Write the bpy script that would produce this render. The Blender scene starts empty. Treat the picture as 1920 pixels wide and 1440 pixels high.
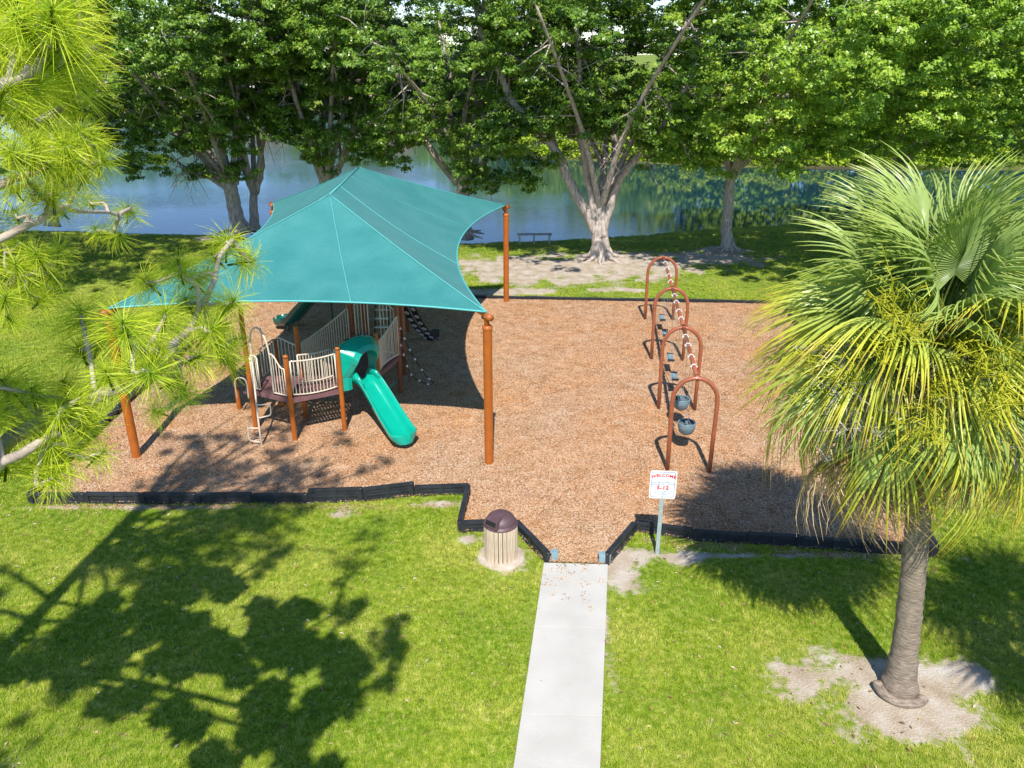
import bpy, math, random
import numpy as np
from mathutils import Vector, Matrix
rad = math.radians
scene = bpy.context.scene
C = scene.collection

# ---------------------------------------------------------------- camera, sky, sun, exposure
CAM_H, PITCH, FPX = 9.4, rad(23), 1520.0
cam_d = bpy.data.cameras.new('camera'); cam = bpy.data.objects.new('camera', cam_d); C.objects.link(cam)
cam_d.sensor_width = 36; cam_d.lens = FPX / 1920 * 36; cam_d.clip_start = 0.1; cam_d.clip_end = 2000
cam.location = (0, 0, CAM_H); cam.rotation_euler = (math.pi/2 - PITCH, 0, 0)
scene.camera = cam
SUN_EL, SUN_AZ = rad(52.5), rad(180)          # the sun stands behind the camera
world = bpy.data.worlds.new('World'); scene.world = world; world.use_nodes = True
wn = world.node_tree; bg = wn.nodes['Background']
sky = wn.nodes.new('ShaderNodeTexSky'); sky.sky_type = 'NISHITA'; sky.sun_disc = False
sky.sun_elevation = SUN_EL; sky.sun_rotation = SUN_AZ
sky.air_density = 0.85; sky.dust_density = 0.0; sky.ozone_density = 6.0
wn.links.new(sky.outputs[0], bg.inputs[0]); bg.inputs[1].default_value = 0.15
sd = bpy.data.lights.new('sun', 'SUN'); sun = bpy.data.objects.new('sun', sd); C.objects.link(sun)
sd.energy = 5.0; sd.angle = rad(0.55); sd.color = (1.0, 0.955, 0.87)
sun.rotation_euler = (rad(90) - SUN_EL, 0, rad(0.5)); sun.location = (0, -20, 30)
scene.view_settings.view_transform = 'Standard'; scene.view_settings.look = 'None'
scene.view_settings.exposure = 0.5; scene.view_settings.gamma = 1.0; scene.view_settings.use_curve_mapping = False
scene.render.engine = 'CYCLES'
scene.cycles.max_bounces = 8; scene.cycles.transparent_max_bounces = 8

# ---------------------------------------------------------------- survey helpers (photo measurements -> metres)
def gp(px, py, h=0.0):
    """point at height h seen at that pixel of the photograph"""
    a = PITCH + math.atan((py-720)/FPX); D = (CAM_H-h)/math.tan(a); z = D*math.cos(PITCH)+(CAM_H-h)*math.sin(PITCH)
    return Vector(((px-960)/FPX*z, D, h))
def dp(px, py, D):
    """point on the vertical plane y = D"""
    a = PITCH + math.atan((py-720)/FPX); h = CAM_H - D*math.tan(a); z = D*math.cos(PITCH)+(CAM_H-h)*math.sin(PITCH)
    return Vector(((px-960)/FPX*z, D, h))
def zp(px, py, z):
    """point at distance z along the view axis"""
    u = (720-py)/FPX*z
    return Vector(((px-960)/FPX*z, z*math.cos(PITCH)+u*math.sin(PITCH), CAM_H - z*math.sin(PITCH)+u*math.cos(PITCH)))

# ---------------------------------------------------------------- materials
def srgb(r, g, b):
    f = lambda c: (c/255/12.92) if c/255 <= .04045 else ((c/255+.055)/1.055)**2.4
    return (f(r), f(g), f(b))
def c4(c): return (c[0], c[1], c[2], 1)
MATS = {}
def mat(name, c1, c2=None, scale=8, rough=.6, bump=0, bscale=None, detail=4, metal=0, coat=0, spec=.5, transl=0, tcol=None, stretch=None, contrast=(.35, .65), obj_rand=0):
    if name in MATS: return MATS[name]
    m = bpy.data.materials.new(name); m.use_nodes = True; nt = m.node_tree; N = nt.nodes; L = nt.links
    p = N['Principled BSDF']; p.inputs['Roughness'].default_value = rough; p.inputs['Metallic'].default_value = metal
    p.inputs['Coat Weight'].default_value = coat; p.inputs['Specular IOR Level'].default_value = spec
    if c2 is None: c2 = tuple(x*.75 for x in c1)
    tc = N.new('ShaderNodeTexCoord'); mp = N.new('ShaderNodeMapping'); L.new(tc.outputs['Object'], mp.inputs[0])
    if stretch: mp.inputs['Scale'].default_value = stretch
    nz = N.new('ShaderNodeTexNoise'); nz.inputs['Scale'].default_value = scale; nz.inputs['Detail'].default_value = detail
    L.new(mp.outputs[0], nz.inputs[0])
    cr = N.new('ShaderNodeValToRGB'); cr.color_ramp.elements[0].color = c4(c2); cr.color_ramp.elements[1].color = c4(c1)
    cr.color_ramp.elements[0].position, cr.color_ramp.elements[1].position = contrast
    L.new(nz.outputs[0], cr.inputs[0]); col = cr.outputs[0]
    if obj_rand:
        oi = N.new('ShaderNodeObjectInfo'); hs = N.new('ShaderNodeHueSaturation'); mr = N.new('ShaderNodeMapRange')
        L.new(oi.outputs['Random'], mr.inputs[0]); mr.inputs[3].default_value = 1-obj_rand; mr.inputs[4].default_value = 1+obj_rand
        L.new(mr.outputs[0], hs.inputs['Value']); L.new(col, hs.inputs['Color']); col = hs.outputs[0]
    L.new(col, p.inputs['Base Color'])
    if bump:
        b = N.new('ShaderNodeBump'); b.inputs['Strength'].default_value = bump; b.inputs['Distance'].default_value = .02
        n2 = N.new('ShaderNodeTexNoise'); n2.inputs['Scale'].default_value = bscale or scale*4; n2.inputs['Detail'].default_value = 5
        L.new(mp.outputs[0], n2.inputs[0]); L.new(n2.outputs[0], b.inputs['Height']); L.new(b.outputs[0], p.inputs['Normal'])
    if transl:
        out = N['Material Output']; t = N.new('ShaderNodeBsdfTranslucent'); mx = N.new('ShaderNodeMixShader'); mx.inputs[0].default_value = transl
        hs = N.new('ShaderNodeMixRGB'); hs.blend_type = 'MULTIPLY'; hs.inputs[0].default_value = 1; hs.inputs[2].default_value = c4(tcol or (1.5, 1.6, .6))
        L.new(col, hs.inputs[1]); L.new(hs.outputs[0], t.inputs[0]); L.new(p.outputs[0], mx.inputs[1]); L.new(t.outputs[0], mx.inputs[2]); L.new(mx.outputs[0], out.inputs[0])
    MATS[name] = m; return m

# ---------------------------------------------------------------- mesh collecting
class MB:
    def __init__(s): s.v = []; s.f = []; s.mi = []; s.attr = None
    def add(s, vs, fs, m=0):
        o = len(s.v); s.v += [tuple(v) for v in vs]; s.f += [tuple(i+o for i in f) for f in fs]; s.mi += [m]*len(fs)
    def box(s, c, size, M=None, m=0):
        x, y, z = size[0]/2, size[1]/2, size[2]/2; c = Vector(c)
        vs = [Vector((a*x, b*y, d*z)) for a in (-1, 1) for b in (-1, 1) for d in (-1, 1)]
        if M is not None: vs = [M @ v for v in vs]
        s.add([v+c for v in vs], [(0, 1, 3, 2), (4, 6, 7, 5), (0, 4, 5, 1), (2, 3, 7, 6), (0, 2, 6, 4), (1, 5, 7, 3)], m)
    def tube(s, pts, r, n=8, caps=True, m=0, flat=None):
        pts = [Vector(p) for p in pts]; k = len(pts)
        if not hasattr(r, '__len__'): r = [r]*k
        t = [(pts[min(i+1, k-1)]-pts[max(i-1, 0)]).normalized() for i in range(k)]
        up = Vector((0, 0, 1)) if abs(t[0].z) < .9 else Vector((1, 0, 0))
        a = t[0].cross(up).normalized(); vs = []
        for i in range(k):
            a = (a - t[i]*a.dot(t[i])).normalized(); b = t[i].cross(a)
            for j in range(n):
                an = 2*math.pi*j/n
                vs.append(pts[i]+a*(math.cos(an)*r[i])+b*(math.sin(an)*r[i]*(flat or 1)))
        fs = [(i*n+j, i*n+(j+1) % n, (i+1)*n+(j+1) % n, (i+1)*n+j) for i in range(k-1) for j in range(n)]
        if caps: fs += [tuple(range(n))[::-1], tuple((k-1)*n+j for j in range(n))]
        s.add(vs, fs, m)
    def lathe(s, prof, n=32, c=(0, 0, 0), m=0, M=None):
        c = Vector(c); vs = []
        for (r, z) in prof:
            for j in range(n):
                v = Vector((r*math.cos(2*math.pi*j/n), r*math.sin(2*math.pi*j/n), z))
                vs.append((M @ v if M is not None else v)+c)
        k = len(prof)
        fs = [(i*n+j, i*n+(j+1) % n, (i+1)*n+(j+1) % n, (i+1)*n+j) for i in range(k-1) for j in range(n)]
        s.add(vs, fs, m)
    def prism(s, poly, z0, z1, m=0):
        n = len(poly); vs = [(p[0], p[1], z0) for p in poly]+[(p[0], p[1], z1) for p in poly]
        s.add(vs, [tuple(range(n))[::-1], tuple(range(n, 2*n))]+[(i, (i+1) % n, (i+1) % n+n, i+n) for i in range(n)], m)
    def mesh(s, name, mats, smooth=False):
        me = bpy.data.meshes.new(name); me.from_pydata(s.v, [], s.f)
        for m in (mats if isinstance(mats, (list, tuple)) else [mats]): me.materials.append(m)
        me.polygons.foreach_set('material_index', s.mi)
        if smooth: me.polygons.foreach_set('use_smooth', [True]*len(s.f))
        me.update(); return me
    def build(s, name, mats, parent=None, smooth=False, bevel=0):
        o = bpy.data.objects.new(name, s.mesh(name, mats, smooth)); C.objects.link(o)
        if parent: o.parent = parent
        if bevel: 
            b = o.modifiers.new('bevel', 'BEVEL'); b.width = bevel; b.segments = 2; b.limit_method = 'ANGLE'
        return o
def npmesh(name, V, F, mats, smooth=False, k=4, attrs=None):
    me = bpy.data.meshes.new(name); V = np.asarray(V, np.float32); F = np.asarray(F, np.int32)
    me.vertices.add(len(V)); me.vertices.foreach_set('co', V.ravel())
    me.loops.add(F.size); me.loops.foreach_set('vertex_index', F.ravel())
    me.polygons.add(len(F)); me.polygons.foreach_set('loop_start', np.arange(0, F.size, k, dtype=np.int32))
    for m in (mats if isinstance(mats, (list, tuple)) else [mats]): me.materials.append(m)
    if smooth: me.polygons.foreach_set('use_smooth', np.ones(len(F), bool))
    for an, vals in (attrs or {}).items():
        a = me.attributes.new(an, 'FLOAT', 'POINT'); a.data.foreach_set('value', np.asarray(vals, np.float32))
    me.update(calc_edges=True); return me
def obj(name, me, parent=None):
    o = bpy.data.objects.new(name, me); C.objects.link(o)
    if parent: o.parent = parent
    return o
def thing(name, label, cat, group=None, loc=(0, 0, 0), rz=0):
    o = bpy.data.objects.new(name, None); C.objects.link(o); o.location = loc; o.rotation_euler = (0, 0, rz); o.empty_display_size = .2
    tag(o, label, cat, group); return o
def tag(o, label=None, cat=None, group=None, kind=None):
    if label: o['label'] = label
    if cat: o['category'] = cat
    if group: o['group'] = group
    if kind: o['kind'] = kind
    return o
def copy_tree(o, parent=None, loc=None, rz=None, label=None):
    c = o.copy(); C.objects.link(c)
    if parent: c.parent = parent
    if loc is not None: c.location = loc
    if rz is not None: c.rotation_euler = (c.rotation_euler[0], c.rotation_euler[1], rz)
    if label: c['label'] = label
    for ch in list(o.children): copy_tree(ch, c)
    return c
def bez(pts, n=6):
    """smooth curve through points (Catmull-Rom)"""
    pts = [Vector(p) for p in pts]; out = []
    for i in range(len(pts)-1):
        p0, p1, p2, p3 = pts[max(i-1, 0)], pts[i], pts[i+1], pts[min(i+2, len(pts)-1)]
        for k in range(n):
            t = k/n; out.append(.5*((2*p1)+(p2-p0)*t+(2*p0-5*p1+4*p2-p3)*t*t+(3*p1-p0-3*p2+p3)*t**3))
    out.append(pts[-1]); return out
def lerp(a, b, t): return a+(b-a)*t

# value noise shared by the ground's sand patches and the scattered grass
_rs = np.random.RandomState(5); _tab = _rs.rand(256, 256)
def vnoise(x, y, s=1.0):
    x = np.asarray(x, float)*s+1000.3; y = np.asarray(y, float)*s+1000.7
    xi = np.floor(x).astype(int); yi = np.floor(y).astype(int); fx = x-xi; fy = y-yi; fx = fx*fx*(3-2*fx); fy = fy*fy*(3-2*fy)
    g = lambda a, b: _tab[a % 256, b % 256]
    return (g(xi, yi)*(1-fx)+g(xi+1, yi)*fx)*(1-fy)+(g(xi, yi+1)*(1-fx)+g(xi+1, yi+1)*fx)*fy
def fbm(x, y, s=1.0): return .5*vnoise(x, y, s)+.27*vnoise(x, y, s*2.1)+.15*vnoise(x, y, s*4.7)+.08*vnoise(x, y, s*10)

# ---------------------------------------------------------------- ground
SH_N = ([-200, -25, -2, 3, 13, 18, 40, 200], [47, 45.3, 42.3, 43.3, 46.2, 47.7, 52, 60])
SH_F = ([-200, -51, -24, -12, -3, 2, 20, 29, 200], [122, 124, 128, 112, 92, 76, 70.5, 69.5, 62])
SAND = [  # x, y, rx, ry, strength   bare soil patches
    (6.3, 9.5, 1.25, .85, 1.2), (5.1, 10.15, 1.1, .6, .95), (7.0, 9.8, .8, .7, .9), (-.2, 13.3, .62, .5, 1.0), (-3.6, 14.9, .8, .3, 1.0), (-7.5, 15.24, 3.6, .12, 1.1), (-1.6, 15.35, 1.0, .25, .8), (-.2, 14.0, 1.2, .3, .7),
    (2.75, 13.45, .85, .42, 1.05), (5.5, 13.45, 2.8, .12, .9), (.30, 11, .08, 3.5, .6), (1.62, 11, .10, 3.5, .7), (2.05, 12.7, .5, .7, .9),
    (1.8, 35.3, 4.6, 2.1, 1.35), (5.5, 36.2, 3.2, 1.8, 1.25), (9.5, 37.2, 2.8, 1.3, 1.1), (-12.8, 35.5, 1.8, 1.2, .9), (0, 31.7, 3.2, .7, .8), (4.2, 32.0, 1.8, .5, .75),
    (-7.6, 8.0, 1.3, .7, .6), (10.4, 38.8, 1.2, .8, 1.2), (-14.5, 42, 2, 1.2, 1.1), (8.9, 13.3, .3, .3, .8)]
def sandmask(x, y):
    m = np.zeros_like(np.asarray(x, float)); n = fbm(x, y, 1.3)
    for (cx, cy, rx, ry, s) in SAND:
        d = np.sqrt(((x-cx)/rx)**2+((y-cy)/ry)**2)
        m = np.maximum(m, np.clip((s*1.0-d*.85+(n-.5)*1.9)*1.7, 0, 1)*np.clip(2.1-d, 0, 1))
    return m
def ground_h(x, y):
    d = np.minimum(y-np.interp(x, *SH_N), np.interp(x, *SH_F)-y)
    h = np.interp(d, [-4, -2.5, -.15, .1, 3], [0, -.12, -.5, -.72, -1.8])
    return h+np.where(d < -4, 0, (vnoise(x, y, .8)-.5)*.12)
def build_ground():
    xs = np.unique(np.concatenate([np.arange(-12, 13, .12), np.arange(-30, -12, .5), np.arange(13, 32, .5), np.arange(-60, -30, 3), np.arange(32, 70, 3), [-300, -150, -90, 90, 150, 300]]))
    ys = np.unique(np.concatenate([np.arange(6, 16, .12), np.arange(16, 31, .5), np.arange(31, 40, .15), np.arange(40, 52, .3), np.arange(52, 140, 2), [-60, -20, 0, 4, 160, 200, 300, 600]]))
    X, Y = np.meshgrid(xs, ys); Z = ground_h(X, Y); nx, ny = len(xs), len(ys)
    V = np.stack([X, Y, Z], -1).reshape(-1, 3); i = np.arange(nx*ny).reshape(ny, nx)
    F = np.stack([i[:-1, :-1], i[:-1, 1:], i[1:, 1:], i[1:, :-1]], -1).reshape(-1, 4)
    m = bpy.data.materials.new('lawn'); m.use_nodes = True; nt = m.node_tree; N = nt.nodes; L = nt.links; p = N['Principled BSDF']
    p.inputs['Roughness'].default_value = .9; p.inputs['Specular IOR Level'].default_value = .2
    tc = N.new('ShaderNodeTexCoord')
    def noise(s, d=5):
        n = N.new('ShaderNodeTexNoise'); n.inputs['Scale'].default_value = s; n.inputs['Detail'].default_value = d; L.new(tc.outputs['Object'], n.inputs[0]); return n.outputs[0]
    def ramp(i, stops):
        r = N.new('ShaderNodeValToRGB'); e = r.color_ramp.elements
        while len(e) < len(stops): e.new(.5)
        for k, (q, c) in enumerate(stops): e[k].position = q; e[k].color = c4(c)
        L.new(i, r.inputs[0]); return r.outputs[0]
    def mix(a, b, f, mode='MIX'):
        x = N.new('ShaderNodeMixRGB'); x.blend_type = mode
        if isinstance(f, float): x.inputs[0].default_value = f
        else: L.new(f, x.inputs[0])
        L.new(a, x.inputs[1]); L.new(b, x.inputs[2]); return x.outputs[0]
    g1 = ramp(noise(.55), [(.3, (.12, .19, .014)), (.5, (.20, .26, .025)), (.7, (.30, .30, .06))])
    g2 = ramp(noise(14), [(.3, (.05, .10, .01)), (.6, (.17, .24, .04))])
    g = mix(g1, g2, .45)
    s1 = ramp(noise(2.2, 8), [(.32, (.26, .18, .11)), (.5, (.38, .30, .22)), (.68, (.50, .46, .41))])
    s2 = ramp(noise(40), [(.35, (.26, .19, .12)), (.6, (.55, .50, .43))])
    s = mix(s1, s2, .4)
    at = N.new('ShaderNodeAttribute'); at.attribute_name = 'sand'
    mud = N.new('ShaderNodeAttribute'); mud.attribute_name = 'mud'
    mp = N.new('ShaderNodeMath'); mp.operation = 'MULTIPLY_ADD'; L.new(noise(9), mp.inputs[0]); mp.inputs[1].default_value = 1.8; mp.inputs[2].default_value = -.9
    ad = N.new('ShaderNodeMath'); ad.operation = 'ADD'; ad.use_clamp = True; L.new(mp.outputs[0], ad.inputs[0]); L.new(at.outputs['Fac'], ad.inputs[1])
    mr = N.new('ShaderNodeMapRange'); mr.inputs[1].default_value = .22; mr.inputs[2].default_value = .75; L.new(ad.outputs[0], mr.inputs[0])
    col = mix(g, s, mr.outputs[0])
    md = N.new('ShaderNodeRGB'); md.outputs[0].default_value = (.06, .05, .03, 1)
    col = mix(col, md.outputs[0], mud.outputs['Fac'])
    L.new(col, p.inputs['Base Color'])
    b = N.new('ShaderNodeBump'); b.inputs['Strength'].default_value = .7; b.inputs['Distance'].default_value = .03; L.new(noise(30, 8), b.inputs['Height']); L.new(b.outputs[0], p.inputs['Normal'])
    x, y = V[:, 0], V[:, 1]
    mudv = np.clip((-.22-V[:, 2])*4, 0, 1)
    me = npmesh('ground', V, F, m, attrs={'sand': sandmask(x, y), 'mud': mudv}, smooth=True)
    tag(obj('ground', me), kind='structure')
build_ground()

def inpoly(x, y, poly):
    r = np.zeros(np.shape(x), bool); n = len(poly)
    for i in range(n):
        x1, y1 = poly[i][:2]; x2, y2 = poly[(i+1) % n][:2]
        if y1 == y2: continue
        c = ((y1 > y) != (y2 > y)) & (x < (x2-x1)*(y-y1)/(y2-y1)+x1); r ^= c
    return r
MULCH = [(-10.62, 15.42), (-4.5, 15.42), (-3.3, 15.5), (-2.2, 15.72), (-.98, 15.82), (-1.08, 14.3), (.06, 14.36), (.70, 13.2), (1.83, 13.14), (2.55, 14.3), (3.7, 14.0), (5.8, 13.74), (8.35, 13.42), (10.3, 29.65), (-10.45, 30.95), (-10.7, 20)]

def node_mulch():
    m = bpy.data.materials.new('mulch'); m.use_nodes = True; nt = m.node_tree; N = nt.nodes; L = nt.links; p = N['Principled BSDF']
    p.inputs['Roughness'].default_value = .95; p.inputs['Specular IOR Level'].default_value = .15
    tc = N.new('ShaderNodeTexCoord')
    def layer(rot, sc, st):
        mp = N.new('ShaderNodeMapping'); mp.inputs['Rotation'].default_value = (0, 0, rot); mp.inputs['Scale'].default_value = st; L.new(tc.outputs['Object'], mp.inputs[0])
        v = N.new('ShaderNodeTexVoronoi'); v.inputs['Scale'].default_value = sc; L.new(mp.outputs[0], v.inputs['Vector']); return v
    v1 = layer(.4, 42, (1, 2.1, 1)); v2 = layer(1.7, 39, (1, 2.3, 1))
    def chipcol(v):
        sp = N.new('ShaderNodeSeparateColor'); L.new(v.outputs['Color'], sp.inputs[0])
        r = N.new('ShaderNodeValToRGB'); e = r.color_ramp.elements
        st = [(.0, (.19, .10, .048)), (.25, (.33, .19, .10)), (.6, (.46, .285, .17)), (.85, (.57, .40, .27)), (1, (.70, .57, .45))]
        while len(e) < 5: e.new(.5)
        for k, (q, c) in enumerate(st): e[k].position = q; e[k].color = c4(c)
        L.new(sp.outputs[0], r.inputs[0]); return r.outputs[0], sp.outputs[1]
    ca, sa = chipcol(v1); cb, sb = chipcol(v2)
    gt = N.new('ShaderNodeMath'); gt.operation = 'GREATER_THAN'; L.new(sa, gt.inputs[0]); L.new(sb, gt.inputs[1])
    mx = N.new('ShaderNodeMixRGB'); L.new(gt.outputs[0], mx.inputs[0]); L.new(ca, mx.inputs[1]); L.new(cb, mx.inputs[2])
    n = N.new('ShaderNodeTexNoise'); n.inputs['Scale'].default_value = .4; n.inputs['Detail'].default_value = 7; L.new(tc.outputs['Object'], n.inputs[0])
    r = N.new('ShaderNodeValToRGB'); e = r.color_ramp.elements; e[0].position = .35; e[1].position = .65; e[0].color = (1.16, .88, .62, 1); e[1].color = (1.04, 1.04, 1.08, 1); L.new(n.outputs[0], r.inputs[0])
    m2 = N.new('ShaderNodeMixRGB'); m2.blend_type = 'MULTIPLY'; m2.inputs[0].default_value = 1; L.new(mx.outputs[0], m2.inputs[1]); L.new(r.outputs[0], m2.inputs[2])
    L.new(m2.outputs[0], p.inputs['Base Color'])
    b = N.new('ShaderNodeBump'); b.inputs['Strength'].default_value = .6; b.inputs['Distance'].default_value = .02
    L.new(v1.outputs['Color'], b.inputs['Height']); L.new(b.outputs[0], p.inputs['Normal'])
    return m
M_MULCH = node_mulch()
def build_mulch():
    xs = np.arange(-11, 11, .22); ys = np.arange(13, 31.4, .22)
    import bmesh
    bm = bmesh.new(); vs = [bm.verts.new((x, y, .035)) for x, y in MULCH]; bm.faces.new(vs)
    for ax, arr in ((0, xs), (1, ys)):
        for t in arr[::2]:
            n = Vector((1, 0, 0)) if ax == 0 else Vector((0, 1, 0))
            bmesh.ops.bisect_plane(bm, geom=bm.verts[:]+bm.edges[:]+bm.faces[:], plane_co=n*float(t), plane_no=n)
    for v in bm.verts:
        v.co.z = .05+.05*(float(fbm(v.co.x, v.co.y, .6))-.5)+.09*min(1, max(0, (v.co.y-20)/8))
        for k in range(4):   # worn hollows under the swings
            pass
    me = bpy.data.meshes.new('mulch_bed'); bm.to_mesh(me); bm.free(); me.materials.append(M_MULCH)
    me.polygons.foreach_set('use_smooth', [True]*len(me.polygons))
    tag(obj('mulch_bed', me), kind='structure')
build_mulch()
def mulch_z(x, y): return .05+.05*(fbm(x, y, .6)-.5)+.09*np.clip((y-20)/8, 0, 1)

# instancer for the uncountable ground cover
def scatter(name, P, R, S, protos, mats_note=None):
    """one object: points with rotation and scale, short meshes placed on them by geometry nodes"""
    me = bpy.data.meshes.new(name); me.vertices.add(len(P)); me.vertices.foreach_set('co', np.asarray(P, np.float32).ravel())
    a = me.attributes.new('rot', 'FLOAT_VECTOR', 'POINT'); a.data.foreach_set('vector', np.asarray(R, np.float32).ravel())
    a = me.attributes.new('scl', 'FLOAT', 'POINT'); a.data.foreach_set('value', np.asarray(S, np.float32))
    o = obj(name, me); md = o.modifiers.new('scatter', 'NODES')
    ng = bpy.data.node_groups.new(name+'_nodes', 'GeometryNodeTree')
    ng.interface.new_socket('Geometry', in_out='INPUT', socket_type='NodeSocketGeometry'); ng.interface.new_socket('Geometry', in_out='OUTPUT', socket_type='NodeSocketGeometry')
    N = ng.nodes; L = ng.links; gi = N.new('NodeGroupInput'); go = N.new('NodeGroupOutput')
    iop = N.new('GeometryNodeInstanceOnPoints'); L.new(gi.outputs[0], iop.inputs['Points'])
    j = N.new('GeometryNodeGeometryToInstance')
    for me_ in reversed(protos):
        # bring the short mesh in through an object that lives in no collection
        po = bpy.data.objects.new(me_.name, me_); oi = N.new('GeometryNodeObjectInfo'); oi.inputs['Object'].default_value = po; L.new(oi.outputs['Geometry'], j.inputs[0])
    L.new(j.outputs[0], iop.inputs['Instance']); iop.inputs['Pick Instance'].default_value = True
    r = N.new('GeometryNodeInputNamedAttribute'); r.data_type = 'FLOAT_VECTOR'; r.inputs[0].default_value = 'rot'; L.new(r.outputs[0], iop.inputs['Rotation'])
    s = N.new('GeometryNodeInputNamedAttribute'); s.data_type = 'FLOAT'; s.inputs[0].default_value = 'scl'; L.new(s.outputs[0], iop.inputs['Scale'])
    L.new(iop.outputs[0], go.inputs[0]); md.node_group = ng
    return o

def grass_material():
    m = bpy.data.materials.new('grass_blades'); m.use_nodes = True; nt = m.node_tree; N = nt.nodes; L = nt.links; p = N['Principled BSDF']
    p.inputs['Roughness'].default_value = .55; p.inputs['Specular IOR Level'].default_value = .3
    ge = N.new('ShaderNodeNewGeometry')
    def noise(s, d=3):
        n = N.new('ShaderNodeTexNoise'); n.inputs['Scale'].default_value = s; n.inputs['Detail'].default_value = d; L.new(ge.outputs['Position'], n.inputs[0]); return n.outputs[0]
    def ramp(i, stops):
        r = N.new('ShaderNodeValToRGB'); e = r.color_ramp.elements
        while len(e) < len(stops): e.new(.5)
        for k, (q, c) in enumerate(stops): e[k].position = q; e[k].color = c4(c)
        L.new(i, r.inputs[0]); return r.outputs[0]
    a = ramp(noise(.5, 4), [(.34, (.19, .35, .012)), (.5, (.38, .48, .035)), (.66, (.62, .60, .12))])
    b = ramp(noise(9, 5), [(.32, (.10, .22, .008)), (.5, (.36, .46, .035)), (.7, (.72, .66, .20))])
    x = N.new('ShaderNodeMixRGB'); x.inputs[0].default_value = .5; L.new(a, x.inputs[1]); L.new(b, x.inputs[2])
    L.new(x.outputs[0], p.inputs['Base Color'])
    t = N.new('ShaderNodeBsdfTranslucent'); mx = N.new('ShaderNodeMixShader'); mx.inputs[0].default_value = .3
    L.new(x.outputs[0], t.inputs[0]); L.new(p.outputs[0], mx.inputs[1]); L.new(t.outputs[0], mx.inputs[2]); L.new(mx.outputs[0], N['Material Output'].inputs[0])
    return m
M_GRASS = grass_material()
def tuft_mesh(seed, n, rad_, h, w):
    r = np.random.RandomState(seed); V = []; F = []
    for i in range(n):
        a = r.rand()*6.283; d = rad_*math.sqrt(r.rand()); bx, by = d*math.cos(a), d*math.sin(a); t = r.rand()*6.283; lean = h*(.3+1.0*r.rand()); hh = h*(.45+.55*r.rand())
        px, py = -math.sin(t)*w/2, math.cos(t)*w/2; lx, ly = math.cos(t)*lean, math.sin(t)*lean; o = len(V)
        V += [(bx-px, by-py, 0), (bx+px, by+py, 0), (bx+lx*.4+px*.8, by+ly*.4+py*.8, hh*.7), (bx+lx*.4-px*.8, by+ly*.4-py*.8, hh*.7), (bx+lx, by+ly, hh*.95)]
        F += [(o, o+1, o+2, o+3), (o+3, o+2, o+4)]
    me = bpy.data.meshes.new('grass_tuft'); me.from_pydata(V, [], F); me.materials.append(M_GRASS); return me
def build_grass():
    r = np.random.RandomState(11); P = []; S = []
    def region(x0, x1, y0, y1, dens, s0, s1, frustum=True):
        n = int((x1-x0)*(y1-y0)*dens); x = r.uniform(x0, x1, n); y = r.uniform(y0, y1, n)
        z = y*math.cos(PITCH)+CAM_H*math.sin(PITCH); k = (np.abs(x) < z*.66+.4)
        k &= ~inpoly(x, y, MULCH); k &= (y < np.interp(x, *SH_N)-.2)
        k &= ~((y < 13.25) & (x > (y-8.36)*.13-.03) & (x < (y-8.36)*.133+1.28))
        sm = sandmask(x, y); k &= (r.rand(n)**1.5 > sm*1.15-.02)
        x, y = x[k], y[k]; P.append(np.stack([x, y, ground_h(x, y)-.004], -1)); S.append(r.uniform(s0, s1, len(x))*(1-.5*sandmask(x, y))*(.75+.6*fbm(x, y, .9)))
    region(-13, 13, 7.4, 16.2, 330, .7, 1.25)
    region(-22, -10, 16.2, 31, 90, 1.0, 1.8)
    region(8, 22, 13, 31, 70, 1.0, 1.8)
    region(-28, 30, 30, 48, 48, 1.0, 1.8)
    P = np.concatenate(P); S = np.concatenate(S); n = len(P)
    R = np.stack([r.uniform(-.15, .15, n), r.uniform(-.15, .15, n), r.uniform(0, 6.28, n)], -1)
    o = scatter('grass', P, R, S, [tuft_mesh(i, 20, .06, .06, .0068) for i in range(5)])
    tag(o, 'short green lawn grass around the playground and down to the water', 'grass', kind='stuff')
build_grass()
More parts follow.
